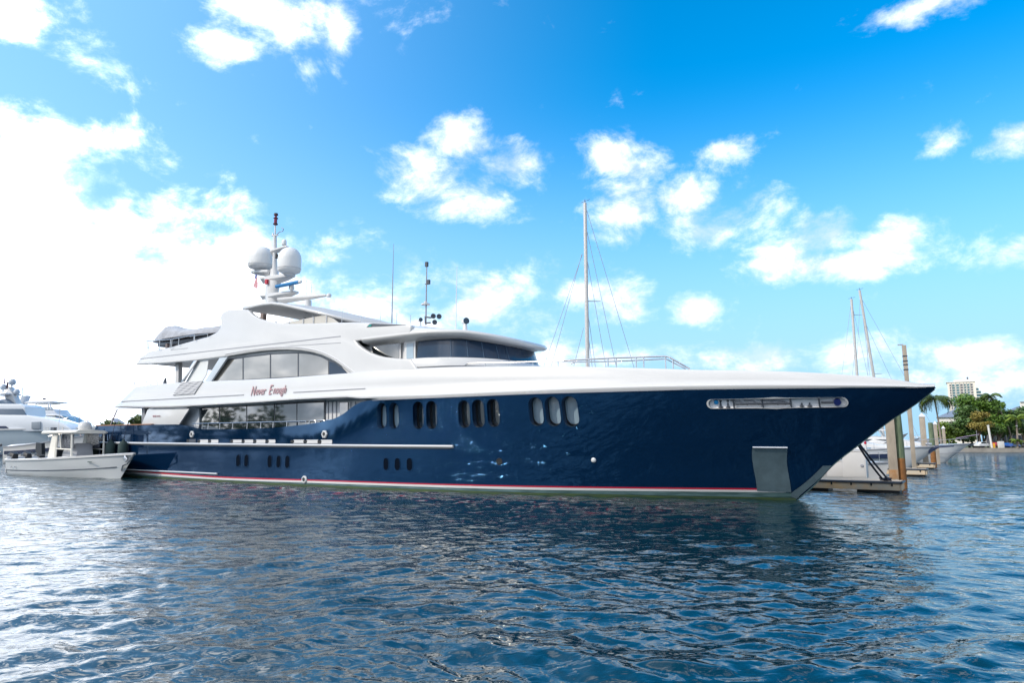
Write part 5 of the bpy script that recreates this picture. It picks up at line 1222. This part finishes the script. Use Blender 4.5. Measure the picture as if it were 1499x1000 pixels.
# --- white motor boats right of the bow
def cruiser(tip, wl, L_, B, label, fs=1.3, stripe=None, hullm=WHITE, name='motor_cruiser', grp='white motor boats at the docks', cab=1, heading=None, dark=True):
    """tip: pixel of the bow tip, wl: pixel where stem meets water"""
    w = G(*wl); hd = heading if heading is not None else -TH; v = Vector((math.cos(hd), math.sin(hd), 0))
    # rake: intersect tip column with the boat's centre plane
    r_ = Vector(ray(*tip)); n_ = Vector((-v.y, v.x, 0)); k = w.dot(n_)/r_.dot(n_); tp = r_*k+Vector((0, 0, CAMH)); rk = (tp-w).dot(v); zt = tp.z
    org = w+v*rk-v*L_; org.z = 0
    t = empty(name, org, hd, label, 'motor boat', grp)
    mb, sh, wd_ = hull_mb(L_, B, fs, zt, rk*1.25, chine=.35, full=2.1); mb.build('hull', hullm, t, 35)
    rs = []
    for i in range(25):
        f = .02+i/24*.97; rs.append([(f*L_, -wd_(f)*.97, sh(f)-.02), (f*L_, -wd_(f)*.5, sh(f)+.22*(1-f)), (f*L_, 0, sh(f)+.30*(1-f*f)), (f*L_, wd_(f)*.5, sh(f)+.22*(1-f)), (f*L_, wd_(f)*.97, sh(f)-.02)])
    MB().rings(rs, cap=False, closed=False).build('deck', WHITE, t, 60)
    rs = []
    for i in range(25):
        f = i/24*.99; z = sh(f)-.03; rs.append([(f*L_, -wd_(f)-.06, z-.05), (f*L_, -wd_(f)-.06, z+.05), (f*L_, -wd_(f)+.05, z+.05), (f*L_, -wd_(f)+.05, z-.05)])
    MB().rings(rs).build('rub_rail', GREY, t, 30)
    if stripe is not None:
        rs = []
        for i in range(21):
            f = .02+i/20*.72; z = sh(f)*.62+.02; x = f*L_; q = wd_(f)*.99+.015
            rs.append([(x, -q+.02, z-.20), (x, -q-.02, z+.2), (x, -q+.25, z+.2), (x, -q+.25, z-.2)])
        MB().rings(rs).build('hull_stripe', stripe, t, 30)
    if cab:
        h = sh(.4); c0 = L_*.18
        loftx([(c0, B*.40, h, h+1.3), (L_*.3, B*.41, h, h+1.55), (L_*.48, B*.37, h, h+1.35), (L_*.66, B*.25, h+.1, h+.62), (L_*.78, B*.1, sh(.78), h+.42)], 'cabin', WHITE, t, 50)
        for sg in (-1, 1): MB().add([(c0+.4, sg*B*.405, h+.55), (L_*.47, sg*B*.375, h+.55), (L_*.43, sg*B*.365, h+1.08), (c0+.5, sg*B*.39, h+1.15)], [(0, 1, 2, 3)]).build('cabin_window', GLASSD, t, 0)
        loftx([(c0+.3, B*.3, h+2.2, h+2.32), (L_*.3, B*.33, h+2.25, h+2.42), (L_*.40, B*.3, h+2.2, h+2.34)], 'arch_top', WHITE, t, 50)
        for sg in (-1, 1): MB().path([(c0+.5, sg*B*.3, h+1.2), (c0+.9, sg*B*.3, h+2.25)], .08).path([(L_*.37, sg*B*.28, h+1.4), (L_*.34, sg*B*.28, h+2.25)], .05).build('arch_leg', WHITE, t)
    mb = MB()
    for sg in (-1,):
        P = [Vector((f*L_, sg*(wd_(f)-.1), sh(f)+.62)) for f in (.55, .65, .75, .85, .93, .99)]; mb.path(P, .022, 5)
        for f in (.55, .65, .75, .85, .93): mb.tube((f*L_, sg*(wd_(f)-.1), sh(f)), (f*L_, sg*(wd_(f)-.1), sh(f)+.62), .018, n=5)
    mb.build('bow_rail', STEEL, t)
    return t, L_, sh, wd_
NAVY2 = mat('navy_stripe', (.01, .02, .06), .3, coat=.5)
t, L_, sh, wd_ = cruiser((1378, 652.5), (1334, 686.5), 15.5, 4.2, 'white motor boat with a navy side stripe and dark bow platform beyond the nearest dock', 1.5, NAVY2, HULLG, cab=1)
MB().prism([(L_-1.1, sh(1)-.75), (L_-.2, sh(1)-.22), (L_+1.0, sh(1)-.10), (L_+1.0, sh(1)-.0), (L_-.6, sh(1)+.02), (L_-1.0, sh(1)-.2)], -.28, .28).build('bow_platform', NAVY2, t, 30, bevel=.03)
MB().box((L_-1.0, 0, sh(1)+.12), (.5, .35, .22)).build('windlass', STEEL, t, 30, bevel=.03)
MB().box((L_-6.0, -wd_(.6)+.2, sh(.6)+.12), (.6, .4, .1)).build('hatch', mat('hatch_blue', (.15, .3, .45), .2), t, 30, bevel=.02)
t, L_, sh, wd_ = cruiser((1421.5, 648.8), (1386, 677.5), 15, 4.4, 'white motor boat with rails pointing past the timber pile', 1.6, None, HULLG)
rs = []
MB().path([(L_*(.45+.5*i/10), -wd_(.45+.5*i/10)-.02, .9+.5*(i/10)**2) for i in range(11)], .03, 5).build('hull_crease', GREY, t)
MB().path([(L_*.9, -.2, sh(1)+.6), (L_+.9, 0, sh(1)+1.05)], .03).build('bow_pulpit_rod', mat('violet_rod', (.42, .32, .5), .4), t)
cruiser((1348, 641), (1320, 668), 13, 4, 'white cabin boat behind the navy striped boat', 1.5, None, WHITE)
cruiser((1372, 640), (1350, 663.5), 15, 4.5, 'white cabin boat moored in front of the royal palm trunk', 1.7, None, WHITE)
cruiser((1330, 634), (1306, 664.5), 14, 4.2, 'white cabin boat glimpsed between the two thickest piles', 1.7, NAVY2, WHITE)
cruiser((1392, 643), (1375, 661.2), 12, 4, 'distant white boat below the palm beside the seawall', 1.5, None, WHITE)
# white plastic hull glimpsed below the bow rails: rental skiff beside the dock box
cruiser((1302, 676), (1294, 706), 7.5, 2.4, 'small white skiff with a beige rail tucked behind the locker cabinet', .9, None, WHITE, cab=0, name='skiff')
# --- sailing boats: masts show above the yacht
def sailboat(px, d, ytop, label, lean_=0, wpx=6, spreaders=(.42, .64), hd=-TH, L_=14, stays=None):
    b = at(px, d, 0); t = empty('sailing_boat', b, hd, label, 'sailing boat', 'sailing boats behind the yacht')
    mb, sh, wd_ = hull_mb(L_, 3.8, 1.2, 1.6, 1.6, full=2.); o = mb.build('hull', WHITE, t, 35); o.location.x = -L_*.55
    loftx([(-4, 1.2, 1.2, 1.75), (-1, 1.2, 1.2, 1.8), (2, .8, 1.3, 1.65)], 'coachroof', WHITE, t, 50)
    zt = zpx(ytop, d); r = wpx*d/2000; zb = 1.6; lv = Vector((math.cos(-hd), math.sin(-hd), 0))*lean_
    tp = Vector((lv.x, lv.y, zt)); ms_ = MB().path([(0, 0, zb-.3), tp*.5+Vector((0, 0, zb*.5)), tp], [r, r*.97, r*.85], 12).build('mast', ALU, t, 60)
    ca, sa = math.cos(-hd), math.sin(-hd); right = Vector((ca, sa, 0))  # picture-right direction in boat axes
    for f in spreaders: c = Vector((tp.x*f, tp.y*f, zt*f)); MB().tube(c, c+right*(wpx*.30*d/150+.5), .045, .03, 5).build('spreader', GREY, ms_)
    MB().tube(tp, tp+Vector((0, 0, .35)), .03).tube(tp+Vector((-.4, 0, .1)), tp+Vector((.5, 0, .25)), .02).build('masthead_gear', DGREY, ms_)
    for (fx_, fz, gx) in stays: MB().tube(Vector((tp.x*fz, tp.y*fz, zt*fz))+right*fx_, right*gx+Vector((0, 0, 1.3)), .022, n=5).build('stay', GREY, t)
    return t
sailboat(862, 60, 297, 'sailing boat whose tall grey mast stands behind the foredeck rail', .0, 6.4, (.36, .62), stays=[(-.35, .80, -5.4), (-.3, .80, -6.6), (-.3, .52, -3.3), (.1, .98, 6.2), (.1, .9, 4.0), (.05, .8, 2.8), (.05, .6, 1.6), (.1, .5, 1.2)])
sailboat(1262, 95, 438, 'sailing boat with the darker straight mast above the bow', .0, 4.2, (.9,), stays=[(-.1, .97, -4.2), (0, .7, -2.3), (.1, .95, 3.)])
sailboat(1296, 98, 425, 'sailing boat with the paler leaning mast above the bow', -2.0, 4.2, (.5,), stays=[(-.1, .95, -4.8), (.1, .95, 8.5), (.1, .8, 5.5), (0, .7, -2.4), (0, .97, -1)])

# --- white yachts at the far left
def pxprism(px, d, dep, name, m, par, org, bev=.1):
    P = [D(x, y, d) for x, y in px]; return MB().prism([(p.x-org.x, p.z-org.z) for p in P], d-org.y, d+dep-org.y).build(name, m, par, 35, bevel=bev)
WINB = mat('blue_window', (.06, .10, .16), .1, ior=1.7, coat=.5); SHW = mat('white_yacht_paint', (.72, .75, .80), .3, coat=.5)
dA = 122
oA = at(45, dA, 0); oA.z = 0; A_ = empty('white_superyacht', oA, 0, 'large white superyacht with grey satellite domes at the left edge', 'yacht')
zA = lambda y: zpx(y, dA); XA = lambda x: D(x, HZ, dA).x-oA.x
LA = 46.; tipx = XA(128)
mb, sh, wd_ = hull_mb(LA, 8.6, 4.3, zA(625.5), 5.5, chine=1.2, full=2.2)
o = mb.build('hull', mat('white_hull_painted_shade', (.52, .60, .66), .2, coat=.6), A_, 35); o.location = (tipx-LA, 4.2, 0)  # white hull; its bluish shading is put into the colour
rs = []
for i in range(41):
    f = i/40*.99; rs.append([(f*LA+tipx-LA, -wd_(f)-.1+4.2, sh(f)-.1), (f*LA+tipx-LA, -wd_(f)-.1+4.2, sh(f)+.15), (f*LA+tipx-LA, 4.2+wd_(f)+.1, sh(f)+.15), (f*LA+tipx-LA, 4.2+wd_(f)+.1, sh(f)-.1)])
MB().rings(rs).build('deck_edge', WHITE, A_, 30)
MB().box((XA(0), 4.2-4.45, .25), (46, .3, .3)).build('boot_stripe', NAVY2, A_, 0)
pxprism([(-120, 632), (-120, 606), (38, 607.6), (70, 613), (94, 621), (104, 628), (104, 632)], dA+1.2, 6, 'lower_deckhouse', SHW, A_, oA, .35)
pxprism([(-120, 608), (-120, 590), (30, 591.5), (37, 596), (36.5, 598), (38, 608.5)], dA+1.4, 5.5, 'upper_deckhouse', SHW, A_, oA, .3)
pxprism([(-120, 607.5), (-120, 598.4), (33, 598.8), (38.3, 608)], dA+1.3, .2, 'bridge_window', WINB, A_, oA, 0)
pxprism([(-5, 592), (-5, 586), (8, 584), (16, 590), (20, 592)], dA+2.5, 3, 'fly_screen', WINB, A_, oA, .1)
pxprism([(-8, 579.6), (8, 577), (9, 575), (-8, 576)], dA+2, 4, 'arch_top', SHW, A_, oA, .1)
pxprism([(9, 592), (6, 579), (12, 566), (18, 576), (24, 592)], dA+3.4, 1.6, 'mast_arch', WHITE, A_, oA, .2)
pxprism([(-6, 627.5), (-6, 624), (8, 624), (12, 627.5)], dA+1.05, .3, 'deck_opening', NAVY2, A_, oA, 0)
pxprism([(46, 618), (59, 617.5), (59, 628), (46, 628)], dA+1.0, .5, 'side_recess', mat('recess_grey', (.25, .29, .34), .4), A_, oA, .03)
DOMEG = mat('grey_dome', (.42, .48, .56), .4)
for x, y, r in ((5, 567, .55), (18, 559.5, .58), (24.3, 574, .52)):
    p = D(x, y, dA+4)-oA; MB().lathe(p-Vector((0, 0, r)), [(0, 0), (r*.7, .08*r), (r, .6*r), (r, 1.1*r), (r*.85, 1.6*r), (r*.5, 1.95*r), (0, 2.1*r)], 20).build('satellite_dome', DOMEG, A_, 60)
    MB().tube(p-Vector((0, 0, r*1.8)), p-Vector((0, 0, r*.9)), .14).build('dome_post', WHITE, A_)
MB().tube(D(6.5, 562, dA+4)-oA, D(7.2, 549, dA+4)-oA, .13, .05).build('mast_pole', mat('mauve_grey', (.32, .25, .35), .5), A_)
MB().tube(D(11, 570, dA+4)-oA, D(11, 560, dA+4)-oA, .18, .14).build('lamp_stack', mat('brown_black', (.06, .03, .04), .5), A_)
MB().lathe(Vector((XA(3), -.25, zA(652))), [(.28, 0), (.2, .05), (0, .05)], 14, (0, -1, 0)).build('anchor_pocket', DGREY, A_)
dB = 146
oB = at(75, dB, 0); oB.z = 0; B_ = empty('flybridge_yacht', oB, 0, 'white flybridge yacht with blue windows behind the white superyacht', 'yacht')
zB = lambda y: zpx(y, dB); XB = lambda x: D(x, HZ, dB).x-oB.x
mb, sh, wd_ = hull_mb(30, 7, 2.6, zB(629), 4, chine=.9, full=2.2); o = mb.build('hull', WHITE, B_, 35); o.location = (XB(140)-30, 3.5, 0)
pxprism([(40, 640), (40, 606), (82, 606), (96, 611), (112, 621), (118, 630), (118, 640)], dB+.8, 5.4, 'deckhouse', SHW, B_, oB, .3)
pxprism([(47, 608.3), (80, 608.3), (83, 614.5), (56, 615)], dB+.6, .3, 'saloon_window', mat('beige_blue_window', (.28, .28, .27), .1, ior=1.7), B_, oB, 0)
pxprism([(80.5, 608), (88, 609.5), (95, 615), (84, 614.8)], dB+.6, .3, 'saloon_window', WINB, B_, oB, 0)
pxprism([(90, 608), (97, 610.5), (112, 620.5), (104, 621)], dB+.55, 4, 'windscreen', mat('steel_blue_glass', (.10, .20, .30), .15, ior=1.7), B_, oB, 0)
pxprism([(38, 606.5), (36, 599), (78, 599), (84, 606.5)], dB+1, 5, 'flybridge', SHW, B_, oB, .25)
pxprism([(33, 590.4), (40, 587.6), (56, 586.5), (76, 587.2), (77.5, 588.6), (58, 590.6)], dB+.8, 5.4, 'hardtop', SHW, B_, oB, .12)
for x0, x1 in ((38, 39), (52, 53), (70, 71.5), (75, 73)): MB().tube(D(x0, 600, dB+1)-oB, D(x1, 588, dB+1)-oB, .14).build('hardtop_post', SHW, B_)
pxprism([(40, 596), (76, 596), (77, 600), (40, 600)], dB+.9, .2, 'fly_screen', mat('pale_fly_glass', (.35, .42, .5), .2), B_, oB, 0)
pxprism([(26, 597), (31, 579.5), (40, 579), (38, 581), (34, 590), (33, 597)], dB+2, 1.5, 'radar_arch', DOMEG, B_, oB, .1)
MB().tube(D(33, 580, dB+2)-oB, D(33, 566, dB+2)-oB, .07).tube(D(31, 570, dB+2)-oB, D(37, 570, dB+2)-oB, .08).build('light_mast', DOMEG, B_)
MB().tube(D(46, 580, dB+2)-oB, D(59, 580.5, dB+2)-oB, .12).tube(D(52, 587, dB+2)-oB, D(53, 580, dB+2)-oB, .08).build('radar', SHW, B_)
MB().tube(D(63, 583, dB+2)-oB, D(57, 568, dB+2)-oB, .035, .02, 5).tube(D(87, 620, dB+2)-oB, D(86.5, 567, dB+2)-oB, .03, .03, 5).build('whip_aerial', GREY, B_)
MB().box(D(65, 584, dB+2)-oB, (.5, .3, .4)).build('horn', NAVY2, B_)
MB().path([D(x, y, dB+.4)-oB for x, y in ((94, 613), (104, 609.5), (110, 612), (110, 620))], .04, 5).build('foredeck_rail', STEEL, B_)
MB().tube(D(115.5, 622, dB+1)-oB, D(119, 568, dB+1)-oB, .07, .05, 6).build('outrigger', GREY, B_)
# cruiser just behind the centre console boat, with two people on its foredeck
t, L_, sh, wd_ = cruiser((143, 634.5), (134, 679), 12, 3.8, 'white cruiser with people on its foredeck behind the centre console boat', 2.0, NAVY2, WHITE, grp='white motor boats at the left', cab=0, heading=-.25)
LCR = t
def person(p, hd, h, label, shirt, short=TROU, arm_=0.5):
    bm = bmesh.new(); k = h/1.75
    J = {'pel': (0, 0, .95), 'wst': (0, 0, 1.1), 'chs': (0, 0, 1.35), 'nek': (0, .01, 1.5), 'hd0': (0, .02, 1.6), 'hd1': (0, .03, 1.71)}
    E_ = [('pel', 'wst'), ('wst', 'chs'), ('chs', 'nek'), ('nek', 'hd0'), ('hd0', 'hd1')]; Rr = {'pel': .15, 'wst': .13, 'chs': .16, 'nek': .055, 'hd0': .09, 'hd1': .085}
    for sg, q in ((-1, 'l'), (1, 'r')):
        J.update({'hip'+q: (sg*.09, 0, .88), 'kne'+q: (sg*.11, .04*sg, .5), 'ank'+q: (sg*.12, 0, .09), 'toe'+q: (sg*.13, .15, .04), 'sho'+q: (sg*.19, 0, 1.12), 'elb'+q: (sg*.26, .06*sg*0+.04, 1.15), 'wri'+q: (sg*.22, .22*arm_+.05, .95+.12*arm_), 'han'+q: (sg*.2, .3*arm_+.08, .9+.13*arm_)})
        E_ += [('pel', 'hip'+q), ('hip'+q, 'kne'+q), ('kne'+q, 'ank'+q), ('ank'+q, 'toe'+q), ('chs', 'sho'+q), ('sho'+q, 'elb'+q), ('elb'+q, 'wri'+q), ('wri'+q, 'han'+q)]
        Rr.update({'hip'+q: .10, 'kne'+q: .06, 'ank'+q: .045, 'toe'+q: .035, 'sho'+q: .065, 'elb'+q: .045, 'wri'+q: .032, 'han'+q: .035})
    ks = list(J); me = bpy.data.meshes.new('person'); me.from_pydata([Vector(J[a])*k for a in ks], [(ks.index(a), ks.index(b)) for a, b in E_], [])
    o = bpy.data.objects.new('person', me); COL.objects.link(o); md = o.modifiers.new('s', 'SKIN'); sv = me.skin_vertices[0].data
    for i, a in enumerate(ks): sv[i].radius = (Rr[a]*k, Rr[a]*k)
    sv[0].use_root = True; o.modifiers.new('u', 'SUBSURF').levels = 1
    dg = bpy.context.evaluated_depsgraph_get(); dg.update(); m2 = bpy.data.meshes.new_from_object(o.evaluated_get(dg)); bpy.data.objects.remove(o)
    o = bpy.data.objects.new('person', m2); COL.objects.link(o); o.location = p; o.rotation_euler = (0, 0, hd)
    m2.materials.clear(); [m2.materials.append(x) for x in (SKIN, shirt, short, HAIRM)]
    for f in m2.polygons:
        c = f.center/k; f.use_smooth = True
        f.material_index = 1 if (c.z > .98 and c.z < 1.5 and (abs(c.x) < .24 and c.z > 1.18 or abs(c.x) < .19)) else 2 if (.42 < c.z <= .98 and abs(c.x) < .19 and c.y < .2) else 3 if (c.z > 1.66 or (c.z > 1.55 and c.y < -.0)) else 0
    tag(o, label, 'person')
pd = LCR.location.y
def onboat(px, f): 
    hd = LCR.rotation_euler.z; v = Vector((math.cos(hd), math.sin(hd), 0)); p = LCR.location+v*(L_*f); p.z = sh(f)+.18; return p
person(onboat(0, .87), 2.2, 1.75, 'person in a blue shirt standing on the white cruiser foredeck', SHIRT)
person(onboat(0, .79), -1.2, 1.6, 'person in a red top behind the one in blue', PINK)
# two white slanted booms seen left of the yacht
